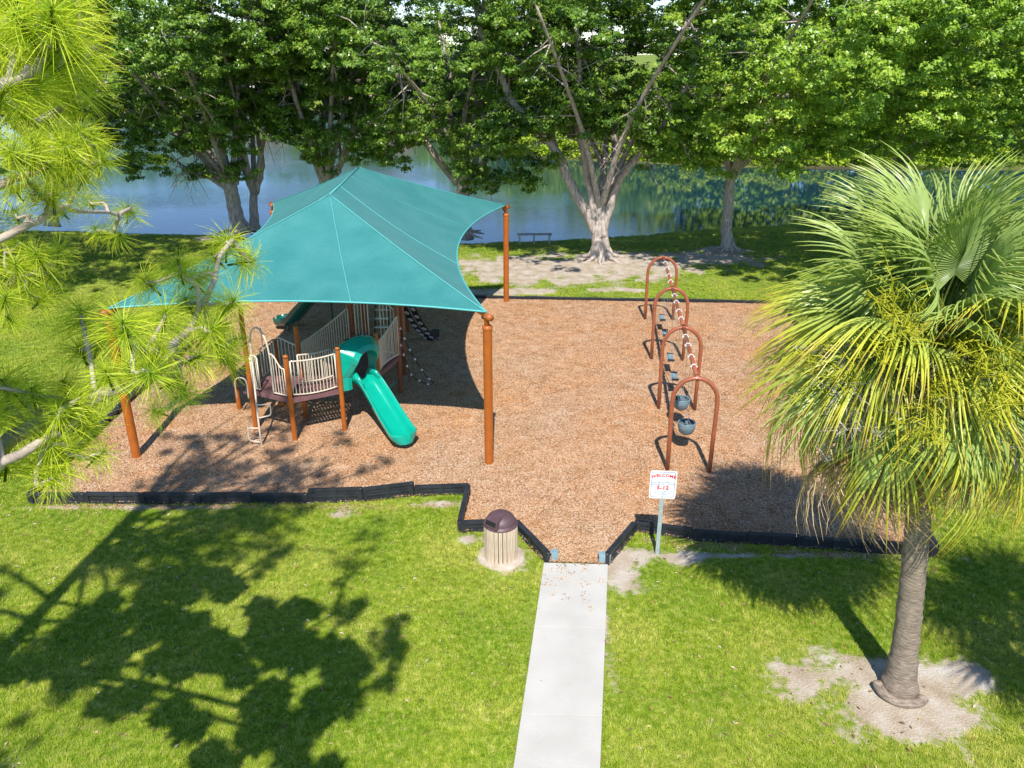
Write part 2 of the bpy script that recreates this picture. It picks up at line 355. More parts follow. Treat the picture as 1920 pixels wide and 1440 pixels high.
def build_chips():
    r = np.random.RandomState(3); ms = []
    cols = [((.56, .36, .21), (.46, .28, .15)), ((.42, .24, .12), (.32, .17, .085)), ((.68, .53, .39), (.55, .40, .27)), ((.25, .13, .065), (.17, .085, .04))]
    for k, (a, b) in enumerate(cols):
        m = mat('wood_chip_%s' % ['tan', 'brown', 'pale', 'dark'][k], a, b, 20, .9, spec=.15)
        mb = MB()
        for q in range(6):
            M = Matrix.Rotation(r.rand()*6.28, 4, 'Z') @ Matrix.Rotation(r.uniform(-.4, .4), 4, 'Y') @ Matrix.Rotation(r.uniform(-.4, .4), 4, 'X')
            mb.box((r.uniform(-.09, .09), r.uniform(-.09, .09), r.uniform(.004, .014)), (r.uniform(.018, .040), r.uniform(.006, .012), .005), M)
        ms.append(mb.mesh('wood_chip', m))
    n = 95000; x = r.uniform(-10.8, 10.4, n); y = 13+(18)*r.rand(n)**1.35; k = inpoly(x, y, MULCH); x, y = x[k], y[k]
    P = np.stack([x, y, mulch_z(x, y)-.002], -1)
    m = 420; ex = r.normal(1.15, .42, m); ey = 13.1-np.abs(r.normal(0, .55, m)); on = (ex > .62+(ey-13.16)*.13) & (ex < 1.84); P = np.concatenate([P, np.stack([ex, ey, np.where(on, .044, .01)], -1)[::16]])
    t = r.rand(900); bx = np.where(t < .5, r.uniform(-10.4, -1.2, 900), r.uniform(2.7, 8.2, 900)); by = np.where(t < .5, 15.32, 14.2-.14*(bx-2.6)-.13)-np.abs(r.normal(0, .13, 900)); P = np.concatenate([P, np.stack([bx, by, np.full(900, .008)], -1)]); n = len(P)
    R = np.stack([np.zeros(n), np.zeros(n), r.uniform(0, 6.28, n)], -1)
    # a fringe of chips kicked out of the opening onto the soil
    o = scatter('wood_chips', P, R, r.uniform(.7, 1.3, n), ms)
    tag(o, 'loose tan wood chips covering the play area', 'wood chips', kind='stuff')
build_chips()
def build_litter():
    r = np.random.RandomState(9); ms = []
    for k, c in enumerate([(.30, .17, .07), (.45, .33, .16), (.20, .11, .05), (.55, .46, .30)]):
        me = bpy.data.meshes.new('fallen_leaf'); me.from_pydata([(-.04, 0, .0), (0, -.018, .012), (.045, 0, .004), (0, .018, .014)], [], [(0, 1, 2), (0, 2, 3)]); me.materials.append(mat('dry_leaf_%s' % ['brown', 'tan', 'dark', 'pale'][k], c, None, 20, .8)); ms.append(me)
    n = 1500; x = r.uniform(-12, 13, n); y = r.uniform(7.4, 15.8, n); k = ~inpoly(x, y, MULCH); x, y = x[k], y[k]
    x2 = r.uniform(-10, 14, 900); y2 = r.uniform(31, 41, 900); x = np.concatenate([x, x2]); y = np.concatenate([y, y2]); P = np.stack([x, y, ground_h(x, y)+.03], -1); n = len(x)
    o = scatter('fallen_leaves', P, np.stack([r.uniform(-.4, .4, n), r.uniform(-.4, .4, n), r.uniform(0, 6.28, n)], -1), r.uniform(.5, 1.3, n), ms)
    tag(o, 'dry brown leaves scattered over the lawn', 'fallen leaves', kind='stuff')
build_litter()

# ---------------------------------------------------------------- water
def build_water():
    m = bpy.data.materials.new('lake_water'); m.use_nodes = True; nt = m.node_tree; N = nt.nodes; L = nt.links; p = N['Principled BSDF']
    p.inputs['Base Color'].default_value = (.010, .040, .055, 1); p.inputs['Roughness'].default_value = .03; p.inputs['IOR'].default_value = 1.5
    p.inputs['Specular IOR Level'].default_value = .95
    tc = N.new('ShaderNodeTexCoord'); mp = N.new('ShaderNodeMapping'); mp.inputs['Scale'].default_value = (.5, 1, 1); L.new(tc.outputs['Object'], mp.inputs[0])
    n1 = N.new('ShaderNodeTexNoise'); n1.inputs['Scale'].default_value = 4.5; n1.inputs['Detail'].default_value = 5; L.new(mp.outputs[0], n1.inputs[0])
    n2 = N.new('ShaderNodeTexNoise'); n2.inputs['Scale'].default_value = .07; n2.inputs['Detail'].default_value = 2; L.new(mp.outputs[0], n2.inputs[0])
    mr = N.new('ShaderNodeMapRange'); mr.inputs[1].default_value = .42; mr.inputs[2].default_value = .62; mr.inputs[3].default_value = .10; mr.inputs[4].default_value = .42; L.new(n2.outputs[0], mr.inputs[0])
    sx = N.new('ShaderNodeSeparateXYZ'); L.new(tc.outputs['Object'], sx.inputs[0]); wx = N.new('ShaderNodeMapRange'); wx.inputs[1].default_value = 3; wx.inputs[2].default_value = 13; wx.inputs[3].default_value = 1.0; wx.inputs[4].default_value = .14; L.new(sx.outputs[0], wx.inputs[0])
    wm = N.new('ShaderNodeMath'); wm.operation = 'MULTIPLY'; L.new(mr.outputs[0], wm.inputs[0]); L.new(wx.outputs[0], wm.inputs[1])
    b = N.new('ShaderNodeBump'); b.inputs['Distance'].default_value = .045; L.new(wm.outputs[0], b.inputs['Strength']); L.new(n1.outputs[0], b.inputs['Height']); L.new(b.outputs[0], p.inputs['Normal'])
    V = [(-250, 38, -.6), (250, 38, -.6), (250, 140, -.6), (-250, 140, -.6)]
    me = bpy.data.meshes.new('water'); me.from_pydata(V, [], [(0, 1, 2, 3)]); me.materials.append(m)
    tag(obj('water', me), kind='structure')
build_water()

# ---------------------------------------------------------------- concrete path
M_CONC = mat('concrete', (.49, .465, .43), (.43, .41, .375), 1.4, .85, .3, 60, detail=10)
def build_path():
    root = bpy.data.objects.new('concrete_path', None); C.objects.link(root); tag(root, kind='structure')
    a0, a1 = Vector((.62, 13.16)), Vector((-.37, 5.2)); b0, b1 = Vector((1.86, 13.1)), Vector((.82, 5.2))
    ts = [0, .235, .485, .735, 1.0]
    for k in range(4):
        t0, t1 = ts[k]+.0003, ts[k+1]-.0003
        q = [a0.lerp(a1, t0), b0.lerp(b1, t0), b0.lerp(b1, t1), a0.lerp(a1, t1)][::-1]
        mb = MB(); mb.prism([(v.x, v.y) for v in q], -.05, .045); mb.build('slab', M_CONC, root, bevel=.006)
build_path()

# ---------------------------------------------------------------- play-area border of black plastic timbers
M_BORDER = mat('black_plastic', (.030, .033, .040), (.017, .019, .024), 6, .42, .1, 60, spec=.5)
def timber_mesh(L=1.0, tiers=1):
    mb = MB(); H = .25
    for t in range(tiers):
        z = t*.14 if tiers > 1 else 0; hh = H if tiers == 1 else .2
        w = .105-.012*t
        mb.box((L/2, 0, z+hh/2-.03), (L-.05, .05, hh))
        mb.box((L/2, 0, z+hh-.045), (L-.06, w, .05)); mb.box((L/2, 0, z+.0), (L-.06, w, .045))
        for x in (.055, L/2, L-.055): mb.box((x, 0, z+hh/2-.022), (.07, w-.004, hh-.05))
        for sx in (.28, .72): mb.box((L*sx, 0, z+hh*.5-.03), (L*.30, .078, .022))
    top = (H if tiers == 1 else .34)
    mb.lathe([(.0, top-.015), (.045, top-.015), (.052, top-.025), (.052, -.05)], 12, (.03, 0, 0)); mb.lathe([(.0, top-.002), (.018, top-.002), (.018, top-.016)], 10, (.03, 0, 0))
    return mb.mesh('timber', M_BORDER)
def build_border():
    ms = {1: timber_mesh(1, 1), 2: timber_mesh(1, 2)}; r = random.Random(4)
    def run(root, pts, tiers=None):
        for k in range(len(pts)-1):
            a, b = Vector(pts[k]), Vector(pts[k+1]); n = max(1, round((b-a).length/1.24)); t = (tiers or {}).get(k, 1)
            for i in range(n):
                p = a.lerp(b, i/n); q = a.lerp(b, (i+1)/n); d = q-p; off = Vector((-d.y, d.x)).normalized()*r.uniform(-.012, .012)
                o = obj('timber', ms[t], root); o.location = (p.x+off.x, p.y+off.y, .02+r.uniform(-.008, .012)); o.rotation_euler = (r.uniform(-.03, .03), r.uniform(-.012, .012), math.atan2(d.y, d.x)+r.uniform(-.012, .012)); o.scale = (d.length, 1, 1)
    L_ = thing('play_border', 'black plastic edging timbers along the left and far sides of the mulch', 'border')
    run(L_, [(.70, 13.2), (.06, 14.36), (-1.08, 14.28), (-.98, 15.82), (-2.2, 15.74), (-3.3, 15.5), (-4.5, 15.42), (-10.62, 15.42), (-10.7, 20), (-10.45, 30.95), (10.3, 29.65)], {4: 2, 5: 2})
    R_ = thing('play_border', 'black plastic edging timbers running right from the path past the sign and palm', 'border')
    run(R_, [(1.85, 13.14), (2.55, 14.3), (3.7, 14.0), (5.8, 13.74), (8.35, 13.42), (10.3, 29.65)])
    g = mat('blue_grey_bracket', (.22, .33, .36), (.17, .27, .30), 10, .5)
    for x, y, w, lab in ((.83, 13.3, .13, 'blue grey edging bracket at the left corner of the path end'), (1.80, 13.22, .22, 'wider blue grey edging bracket at the right corner of the path end')):
        mb = MB(); mb.box((x, y, .11), (w, .16, .2)); mb.box((x, y-.03, .215), (w+.02, .1, .012)); mb.lathe([(0, .245), (.025, .245), (.03, .22)], 10, (x, y-.03, 0)); tag(mb.build('path_bracket', g, bevel=.01), lab, 'bracket', 'brackets at the path end')
build_border()

# ---------------------------------------------------------------- painted steel
M_RUST = mat('brown_paint', (.40, .105, .014), (.33, .085, .011), 5, .38, coat=.3)
M_DKBR = mat('dark_brown_paint', (.24, .068, .022), (.19, .052, .017), 5, .4, coat=.25)
M_SWING = mat('swing_paint', (.33, .098, .045), (.27, .078, .036), 5, .36, coat=.3)
M_CREAM = mat('cream_paint', (.66, .56, .44), (.58, .48, .37), 5, .4, coat=.2)
M_MAUVE = mat('mauve_deck', (.20, .095, .095), (.15, .07, .07), 9, .6, .15, 80)
M_TEAL = mat('teal_plastic', (.002, .35, .25), (.002, .31, .22), 3, .22, spec=.6, coat=.3)
M_DTEAL = mat('teal_plastic_shaded', (.002, .115, .09), (.002, .10, .078), 3, .25, spec=.6, coat=.3)  # teal plastic darkened, the shade under the canopy is in the colour
M_BLACK = mat('black_rubber', (.012, .012, .014), (.008, .008, .009), 9, .6)
M_WHITE = mat('white_plastic', (.72, .71, .70), (.62, .61, .6), 9, .5)
M_GALV = mat('galvanised_steel', (.48, .50, .52), (.38, .40, .42), 14, .4, metal=.7)

# ---------------------------------------------------------------- shade canopy
def build_shade():
    root = thing('shade_structure', 'large teal fabric shade canopy on four rust brown posts over the play equipment', 'shade canopy')
    FR, BR, FL, BL = Vector((-.55, 17.2, 0)), Vector((-.22, 29.95, 0)), Vector((-9.15, 17.5, 0)), Vector((-8.97, 30.5, 0))
    ctr = (FR+BR+FL+BL)/4
    for p in (FR, BR, FL, BL):
        q = MB(); q.tube([p+Vector((0, 0, -.1)), p+Vector((0, 0, 3.48))], .105, 20); q.lathe([(.0, 3.53), (.09, 3.525), (.118, 3.49), (.118, 3.44), (.105, 3.43)], 20, p)
        o = q.build('post', M_RUST, root, smooth=True); o.modifiers.new('edge', 'EDGE_SPLIT').split_angle = rad(50)
        d = (ctr-p); d.z = 0; d.normalize(); a = MB()
        a.tube([p+Vector((0, 0, 3.5)), p+Vector((0, 0, 3.66))+d*.05, p+Vector((0, 0, 3.74))-d*.06], [.06, .06, .05], 12)
        a.tube([p+Vector((0, 0, 3.74))-d*.16, p+Vector((0, 0, 3.70))+d*.14], .075, 14)
        a.build('corner_arm', M_RUST, o, smooth=True)
    A, B = Vector((-4.83, 21.75, 5.62)), Vector((-4.72, 25.6, 5.78))
    cor = {'FR': FR+Vector((-.03, .12, 3.80)), 'BR': BR+Vector((.0, -.1, 3.84)), 'FL': FL+Vector((.0, .1, 3.80)), 'BL': BL+Vector((.08, -.1, 3.84))}
    m = bpy.data.materials.new('teal_shade_cloth'); m.use_nodes = True; nt = m.node_tree; N = nt.nodes; L = nt.links; p = N['Principled BSDF']
    p.inputs['Roughness'].default_value = .55; p.inputs['Sheen Weight'].default_value = .3; p.inputs['Sheen Roughness'].default_value = .4; p.inputs['Sheen Tint'].default_value = (.7, 1, 1, 1); p.inputs['Specular IOR Level'].default_value = .35
    tc = N.new('ShaderNodeTexCoord'); n = N.new('ShaderNodeTexNoise'); n.inputs['Scale'].default_value = 1.1; n.inputs['Detail'].default_value = 5; L.new(tc.outputs['Object'], n.inputs[0])
    cr = N.new('ShaderNodeValToRGB'); cr.color_ramp.elements[0].color = (.034, .205, .200, 1); cr.color_ramp.elements[1].color = (.052, .240, .234, 1); cr.color_ramp.elements[0].position = .35; cr.color_ramp.elements[1].position = .65; L.new(n.outputs[0], cr.inputs[0])
    wv = N.new('ShaderNodeTexNoise'); wv.inputs['Scale'].default_value = 60; wv.inputs['Detail'].default_value = 2; mpw = N.new('ShaderNodeMapping'); mpw.inputs['Scale'].default_value = (1, .3, 1); L.new(tc.outputs['Object'], mpw.inputs[0]); L.new(mpw.outputs[0], wv.inputs[0])
    ml = N.new('ShaderNodeMixRGB'); ml.blend_type = 'OVERLAY'; ml.inputs[0].default_value = .35; L.new(cr.outputs[0], ml.inputs[1]); L.new(wv.outputs[0], ml.inputs[2])
    L.new(ml.outputs[0], p.inputs['Base Color'])
    b = N.new('ShaderNodeBump'); b.inputs['Strength'].default_value = .25; b.inputs['Distance'].default_value = .01; L.new(wv.outputs[0], b.inputs['Height'])
    n3 = N.new('ShaderNodeTexNoise'); n3.inputs['Scale'].default_value = .9; n3.inputs['Detail'].default_value = 3; L.new(tc.outputs['Object'], n3.inputs[0])
    b2 = N.new('ShaderNodeBump'); b2.inputs['Strength'].default_value = .5; b2.inputs['Distance'].default_value = .12; L.new(n3.outputs[0], b2.inputs['Height']); L.new(b2.outputs[0], b.inputs['Normal']); L.new(b.outputs[0], p.inputs['Normal'])
    t = N.new('ShaderNodeBsdfTranslucent'); t.inputs[0].default_value = (.02, .3, .3, 1); mx = N.new('ShaderNodeMixShader'); mx.inputs[0].default_value = .13
    L.new(p.outputs[0], mx.inputs[1]); L.new(t.outputs[0], mx.inputs[2]); L.new(mx.outputs[0], N['Material Output'].inputs[0])
    seam_m = mat('canopy_seam', (.10, .42, .41), (.08, .37, .36), 30, .6)
    seams = MB()
    def panel(c0, c1, r0, r1, scal, inw, belly):
        """loft from the scalloped lower edge (c0..c1) up to the ridge edge (r0..r1)"""
        nu, nv = 36, 22; V = []; F = []
        for j in range(nv+1):
            v = j/nv
            for i in range(nu+1):
                u = i/nu; e = c0.lerp(c1, u); s = 4*u*(1-u); e = e+inw*scal*s+Vector((0, 0, .10*s)); k = r0.lerp(r1, u)
                p_ = e.lerp(k, v); p_ = p_-Vector((0, 0, belly*math.sin(math.pi*v)*(.35+.65*s)))
                V.append(p_)
        for j in range(nv):
            for i in range(nu): a = j*(nu+1)+i; F.append((a, a+1, a+nu+2, a+nu+1))
        return V, F, nu, nv
    specs = [('FL', 'FR', A, A, .35, Vector((0, 1, 0)), .16), ('FR', 'BR', A, B, 1.15, Vector((-1, 0, 0)), .14), ('BR', 'BL', B, B, .9, Vector((0, -1, 0)), .18), ('BL', 'FL', B, A, 1.15, Vector((1, 0, 0)), .14)]
    mb = MB()
    for k, (a, b_, r0, r1, sc, iw, be) in enumerate(specs):
        V, F, nu, nv = panel(cor[a], cor[b_], r0, r1, sc, iw, be); mb.add(V, F)
        seams.tube([V[j*(nu+1)]+Vector((0, 0, .008)) for j in range(nv+1)], .022, 5, flat=.4)
        seams.tube([V[i] for i in range(nu+1)], .024, 6)
        cols = {0: [23], 1: [11, 24], 2: [18], 3: [12, 24]}[k]
        for i in cols: seams.tube([V[j*(nu+1)+i]+Vector((0, 0, .006)) for j in range(nv+1)], .014, 4, flat=.4)
    seams.tube([A+Vector((0, 0, .01)), B+Vector((0, 0, .01))], .022, 5, flat=.5)
    f = mb.build('canopy', m, root, smooth=True)
    seams.build('seam', seam_m, f, smooth=True)
    raf = MB()
    for e in (cor['FR'], cor['FL']): raf.tube([e+Vector((0, 0, -.10)), A+Vector((0, 0, -.5))], .05, 8)
    for e in (cor['BR'], cor['BL']): raf.tube([e+Vector((0, 0, -.10)), B+Vector((0, 0, -.5))], .05, 8)
    raf.tube([A+Vector((0, 0, -.5)), B+Vector((0, 0, -.5))], .05, 8)
    raf.build('rafter', M_RUST, root, smooth=True)
build_shade()

# ---------------------------------------------------------------- play structure
def build_play():
    root = thing('play_structure', 'playground climber with mauve decks, cream railings and green slides under the teal canopy', 'play structure')
    V3 = Vector; DK = 1.2
    A, B, Cc, Nn, L, K = V3((-5.5, 18.37, 0)), V3((-4.36, 18.98, 0)), V3((-3.57, 20.0, 0)), V3((-5.55, 19.72, 0)), V3((-6.65, 18.95, 0)), V3((-6.35, 20.45, 0))
    D, E, T1, T2 = V3((-3.19, 21.32, 0)), V3((-3.24, 22.68, 0)), V3((-4.62, 21.95, 0)), V3((-4.5, 23.35, 0))
    U = [V3((-3.45, 24.3, 0)), V3((-3.6, 26.5, 0)), V3((-5.0, 26.3, 0)), V3((-5.1, 24.6, 0))]
    def post(p, h, m=M_RUST):
        q = MB(); q.tube([p+V3((0, 0, -.05)), p+V3((0, 0, h-.02))], .062, 16, caps=False); q.lathe([(.0, h+.03), (.04, h+.025), (.064, h), (.066, h-.05), (.062, h-.05)], 16, p)
        return q.build('post', m, root, smooth=True)
    for p, h in ((A, 2.34), (B, 2.33), (Cc, 2.33), (Nn, 2.62), (K, 2.0), (L, 3.3)): post(p, h)
    for p, h in ((D, 3.3), (E, 3.3), (T1, 3.3), (T2, 3.3), (U[0], 3.6), (U[1], 3.6), (U[2], 3.6), (U[3], 3.6)): post(p, h, M_DKBR)
    post(V3((-7.5, 20.27, 0)), 1.5)
    # decks: frame and perforated top made of slats
    def clipline(poly, a, d):
        xs = []
        for i in range(len(poly)):
            p, q = poly[i], poly[(i+1) % len(poly)]; e = q-p; den = d.x*e.y-d.y*e.x
            if abs(den) < 1e-9: continue
            t = ((p.x-a.x)*e.y-(p.y-a.y)*e.x)/den; s = ((p.x-a.x)*d.y-(p.y-a.y)*d.x)/den
            if 0 <= s <= 1: xs.append(t)
        return (min(xs), max(xs)) if len(xs) >= 2 else None
    def deck(poly, z, ang, sag=0):
        c = sum(poly, V3())/len(poly); d = V3((math.cos(ang), math.sin(ang), 0)); nrm = V3((-d.y, d.x, 0))
        mb = MB(); n = len(poly)
        for i in range(n):
            p, q = poly[i], poly[(i+1) % n]; e = (q-p); M = Matrix.Rotation(math.atan2(e.y, e.x), 3, 'Z'); k = 5
            for j in range(k):
                u0, u1 = j/k, (j+1)/k; s = lambda u: sag*4*u*(1-u)
                a_, b_ = p.lerp(q, u0), p.lerp(q, u1); mm = (a_+b_)/2
                mb.box((mm.x, mm.y, z-.06+s((u0+u1)/2)), (e.length/k+.004, .035, .12), M)
        dk = mb.build('deck', M_MAUVE, root)
        tp = MB(); w = .062; k = int(2.2/.085)
        for i in range(-k, k):
            a = c+nrm*(i*.085); r = clipline(poly, a, d)
            if not r: continue
            l = r[1]-r[0]
            if l < .06: continue
            mid = a+d*((r[0]+r[1])/2)
            tp.box((mid.x, mid.y, z+.006), (l-.02, w, .018), Matrix.Rotation(ang, 3, 'Z'))
        for t in (-.45, -.15, .15, .45):
            a = c+d*t; r = clipline(poly, a, nrm)
            if r: mid = a+nrm*((r[0]+r[1])/2); tp.box((mid.x, mid.y, z-.014), (.05, r[1]-r[0]-.03, .02), Matrix.Rotation(ang, 3, 'Z'))
        g = tp.build('deck_grating', M_MAUVE, dk); g['kind'] = 'stuff'
    deck([L, A, Nn, K], DK, rad(-26)); deck([A, B, Cc, Nn], DK, rad(115)); deck([Nn, Cc, D, T1], DK, rad(50)); deck([T1, D, E, T2], DK, rad(-30)); deck(U, 2.35, rad(5))
    bal = MB(); bal.tube([(0, 0, 0), (0, 0, 1)], .0125, 6, caps=False); bal_me = bal.mesh('baluster', M_CREAM, True)
    def rail(p, q, z0, z1, n, sagt=0, bow=None, lift=None, rr=.021, ends=True):
        """guardrail p->q: bottom rail z0, top z1 (functions allowed), n balusters; bow pushes it sideways"""
        bw = bow or V3((0, 0, 0)); f0 = z0 if callable(z0) else (lambda u: z0); f1 = z1 if callable(z1) else (lambda u: z1)
        pt = lambda u, f: p.lerp(q, u)+bw*(4*u*(1-u))+V3((0, 0, f(u)))
        us = [i/16 for i in range(17)]; g = MB(); g.tube([pt(u, f1) for u in us], rr, 8); g.tube([pt(u, f0) for u in us], rr*.9, 8)
        if ends:
            for u in (0, 1): g.tube([pt(u, f0), pt(u, f1)], rr*.9, 8)
        o = g.build('guardrail', M_CREAM, root, smooth=True)
        for i in range(n):
            u = (i+.9)/(n+.8); a, b = pt(u, f0), pt(u, f1); x = obj('baluster', bal_me, o); x.location = a; x.scale = (1, 1, b.z-a.z)
        return o
    ab = (B-A).normalized(); pn = V3((ab.y, -ab.x, 0))
    sg = lambda z, s: (lambda u: z-s*4*u*(1-u))
    rail(A+ab*.09, B-ab*.09, sg(1.30, .045), sg(2.18, .035), 12, bow=pn*.02)
    # inner rail on the far side of the short bridge
    rail(A+ab*.15+V3((-.04, .62, 0)), B-ab*.05+V3((-.25, .55, 0)), sg(1.36, .04), sg(2.1, .03), 11)
    rail(Nn+V3((.08, .03, 0)), T1+V3((-.03, -.06, 0)), sg(1.30, .02), lambda u: 2.16-.10*4*u*(1-u)+.28*u**3, 24, bow=V3((-.20, .12, 0)))
    rail(Cc+V3((.06, .06, 0)), D+V3((.02, -.1, 0)), sg(1.30, .02), lambda u: 2.12-.08*4*u*(1-u)+.30*u**2.5, 16, bow=V3((-.10, .04, 0)))
    rail(K+V3((.08, -.04, 0)), Nn+V3((-.07, .05, 0)), 1.3, 2.1, 4)
    rail(K+V3((-.03, -.1, 0)), L.lerp(K, .45), 1.3, 2.05, 4)
    # narrow panels beside the entry arch
    la = (A-L).normalized()
    rail(L.lerp(A, .60), A-la*.09, 1.27, lambda u: 2.3-.32*u+.06*math.sin(6.28*u), 4)
    rail(L+la*.10, L.lerp(A, .26), 1.27, lambda u: 2.12+.05*math.sin(3.14*u), 3)
    # tower panels with humped tops
    td = (D-T1).normalized(); hump = lambda a, b: (lambda u: a+b*math.sin(3.14*min(1, u*1.0))**1.0*(.4+.6*u))
    rail(T1.lerp(D, .12), T1.lerp(D, .40), 1.28, lambda u: 2.52+.25*math.sin(min(u*1.3, 1)*1.57), 3)
    rail(T1.lerp(D, .66), D-td*.08, 1.28, lambda u: 2.77-.22*u+.05*math.sin(3.14*u), 3)
    rail(D+V3((.02, .1, 0)), D.lerp(E, .3), 1.28, 2.3, 2)
    rail(U[1].lerp(U[2], .05), U[1].lerp(U[2], .95), 2.45, 3.3, 10)
    # short ladder up to the high deck
    st = MB(); lc = V3((-3.98, 23.35, 0)); ldir = V3((0, .75, 1.15))
    for s in (-.2, .2): st.tube([lc+V3((s, 0, DK)), lc+V3((s, 0, DK))+ldir, lc+V3((s, 0, DK))+ldir+V3((0, .05, .8))], .018, 8)
    ld = st.build('ladder', M_BLACK, root, smooth=True)
    for i in range(5):
        q = MB(); c = lc+V3((0, 0, DK))+ldir*((i+.6)/5); q.box(c, (.42, .10, .035)); q.build('rung', M_WHITE if i < 2 else M_CREAM, ld)
    # entry arch and looped climber
    ar = MB(); p0, p1 = L.lerp(A, .14), L.lerp(A, .60); pts = [p0+V3((0, 0, 1.25)), p0+V3((0, 0, 2.2)), p0+V3((.02, 0, 2.6)), p0.lerp(p1, .22)+V3((0, 0, 2.86)), p0.lerp(p1, .55)+V3((0, 0, 2.93)), p0.lerp(p1, .85)+V3((0, 0, 2.72)), p1+V3((.0, 0, 2.25)), p1+V3((0, 0, 1.25))]
    ar.tube(bez(pts, 5), .023, 10)
    ar.tube([p0.lerp(p1, .5)+V3((.0, .25, 2.85)), p0.lerp(p1, .5)+V3((0, .25, 1.9))], .014, 8)
    ar.build('entry_arch', M_CREAM, root, smooth=True)
    cl = MB(); b0 = gp(491, 838); fd = V3((la.y, -la.x, 0)); top = p0+V3((-.02, -.02, 2.2))
    cl.tube(bez([b0+V3((0, 0, -.05)), b0+V3((0, 0, .7)), b0.lerp(p0, .25)+V3((0, 0, 1.2)), b0.lerp(p0, .8)+V3((0, 0, 1.9)), top], 5), .024, 10)
    def loop(z0, z1, dx, dd):
        s = V3((dx, 0, 0)); a, c = b0+V3((0, 0, z0)), b0+V3((0, 0, z1))
        cl.tube(bez([a, a+s*.5+V3((0, .0, .04)), a+s*.95+V3((0, dd, .10)), c+s*1.0+V3((0, dd, -.04)), c+s*.9+V3((0, dd*.5, .02)), c+s*.4, c], 4), .018, 8)
    loop(.12, .52, -.27, -.05); loop(.80, 1.16, .34, .0)
    cl.build('loop_climber', M_CREAM, root, smooth=True)
    sh = MB(); sc = V3((-7.15, 20.1, .55)); sh.box(sc+V3((.12, -.05, .15)), (.34, .36, .06)); sh.build('step', M_MAUVE, root, bevel=.01)
    sr = MB(); sr.tube(bez([sc+V3((-.2, -.28, 0)), sc+V3((-.2, -.28, .5)), sc+V3((-.05, -.28, .62)), sc+V3((.1, -.28, .5)), sc+V3((.1, -.28, 0))], 4), .018, 8); sr.build('grab_rail', M_CREAM, root, smooth=True)
    # slides -----------------------------------------------------------
    def slide(path, w, wall, m, name='slide', flare=1.1, side0=None):
        pts = bez(path, 20); k = len(pts); prof = []
        n = 15
        for j in range(n):                      # trough cross-section, outer then inner
            a = j/(n-1)*2-1; x = a*w/2; z = wall*max(0, (abs(a)-.52)/.48)**1.6; prof.append((x, z))
        inner = prof; rim = [(w/2+.03, wall+.012), (w/2+.055, wall-.01), (w/2+.045, wall-.05)]
        outer = [(w/2+.02, wall*.3), (w/2*.75, -.055), (-w/2*.75, -.055), (-w/2-.02, wall*.3)]
        ring = inner+rim+outer+[(-x, z) for x, z in rim[::-1]]
        acc = [0]
        for i in range(1, k): acc.append(acc[-1]+(pts[i]-pts[i-1]).length)
        V = []; nn = len(ring)
        for i in range(k):
            t = (pts[min(i+1, k-1)]-pts[max(i-1, 0)]); th = V3((t.x, t.y, 0)).normalized(); sd_ = V3((-th.y, th.x, 0))*-1; up = sd_.cross(t.normalized()).normalized()
            if up.z < 0: up = -up
            u = i/(k-1); f = 1 if u < .9 else 1-(u-.9)*1.2; de = acc[-1]-acc[i]; wf = (1+.06*max(0, (u-.5)*2))*(1 if de > .27 else math.sqrt(max(.03, 1-((.27-de)/.27)**2*.98)))
            for (x, z) in ring: V.append(pts[i]+sd_*(x*wf)+up*(z*f))
        F = [(i*nn+j, i*nn+(j+1) % nn, (i+1)*nn+(j+1) % nn, (i+1)*nn+j) for i in range(k-1) for j in range(nn)]
        F += [tuple(range(nn)), tuple((k-1)*nn+j for j in range(nn))[::-1]]
        mb = MB(); mb.add(V, F); o = mb.build(name, m, root, smooth=True); o.modifiers.new('edge', 'EDGE_SPLIT').split_angle = rad(55); return o, pts
    s_top = (B+Cc)/2; nrm = V3((.79, -.61, 0))
    e1 = gp(752, 818, .2)
    s_pts = [s_top+V3((-.02, .02, DK+.06)), s_top+nrm*.26+V3((0, 0, DK+.02)), s_top+nrm*.62+V3((0, -.05, DK-.28)), V3((-3.18, 18.72, .60)), V3((-2.86, 18.28, .33)), V3((-2.68, 18.0, .26)), V3((-2.56, 17.83, .27))]
    slide(s_pts, .60, .21, M_TEAL)
    g = MB()
    for s in (-1, 1): g.tube([s_top+nrm*.02+V3((.61, .79, 0))*s*.30+V3((0, 0, DK+.1)), s_top+nrm*.22+V3((.61, .79, 0))*s*.30+V3((0, 0, DK+.28)), s_top+nrm*.45+V3((.61, .79, 0))*s*.30+V3((0, 0, DK+.10))], [.06, .075, .04], 10, flat=1.6)
    g.build('slide_shoulder', M_TEAL, root, smooth=True)
    # hood: arched panel with a round-topped opening
    def hood():
        ax = (Cc-B).normalized(); wid = (Cc-B).length-.06; h0, h1 = 1.12, 2.52; n = 28; th = .12; rows = []
        import bmesh
        bm = bmesh.new()
        def P(u, z, dpt): return B+ax*(.03+wid*u)+V3((0, 0, z))+nrm*dpt
        # outline outer (u,z) and opening (u,z), sampled by angle
        outer = []; inner = []; dep_o = []; dep_i = []
        for i in range(n+1):
            s = i/n; a = math.pi*(1-s)
            uo = .5+.5*math.cos(a)*1.0; zo = 1.98+.42*math.sin(a)**.7 if 0 < i < n else 1.98
            uo = .5+.5*max(-1, min(1, math.cos(a)*1.12))
            ui = .5+.29*math.cos(a); zi = 1.78+.36*math.sin(a)
            outer.append((uo, zo)); inner.append((ui, zi))
        outer = [(0, h0)]+[(0, 1.5)]+outer+[(1, 1.5)]+[(1, h0)]; inner = [(.21, h0)]+[(.21, 1.45)]+inner+[(.79, 1.45)]+[(.79, h0)]
        mid = [((o[0]*.45+i[0]*.55), (o[1]*.5+i[1]*.5)) for o, i in zip(outer, inner)]
        vf = []
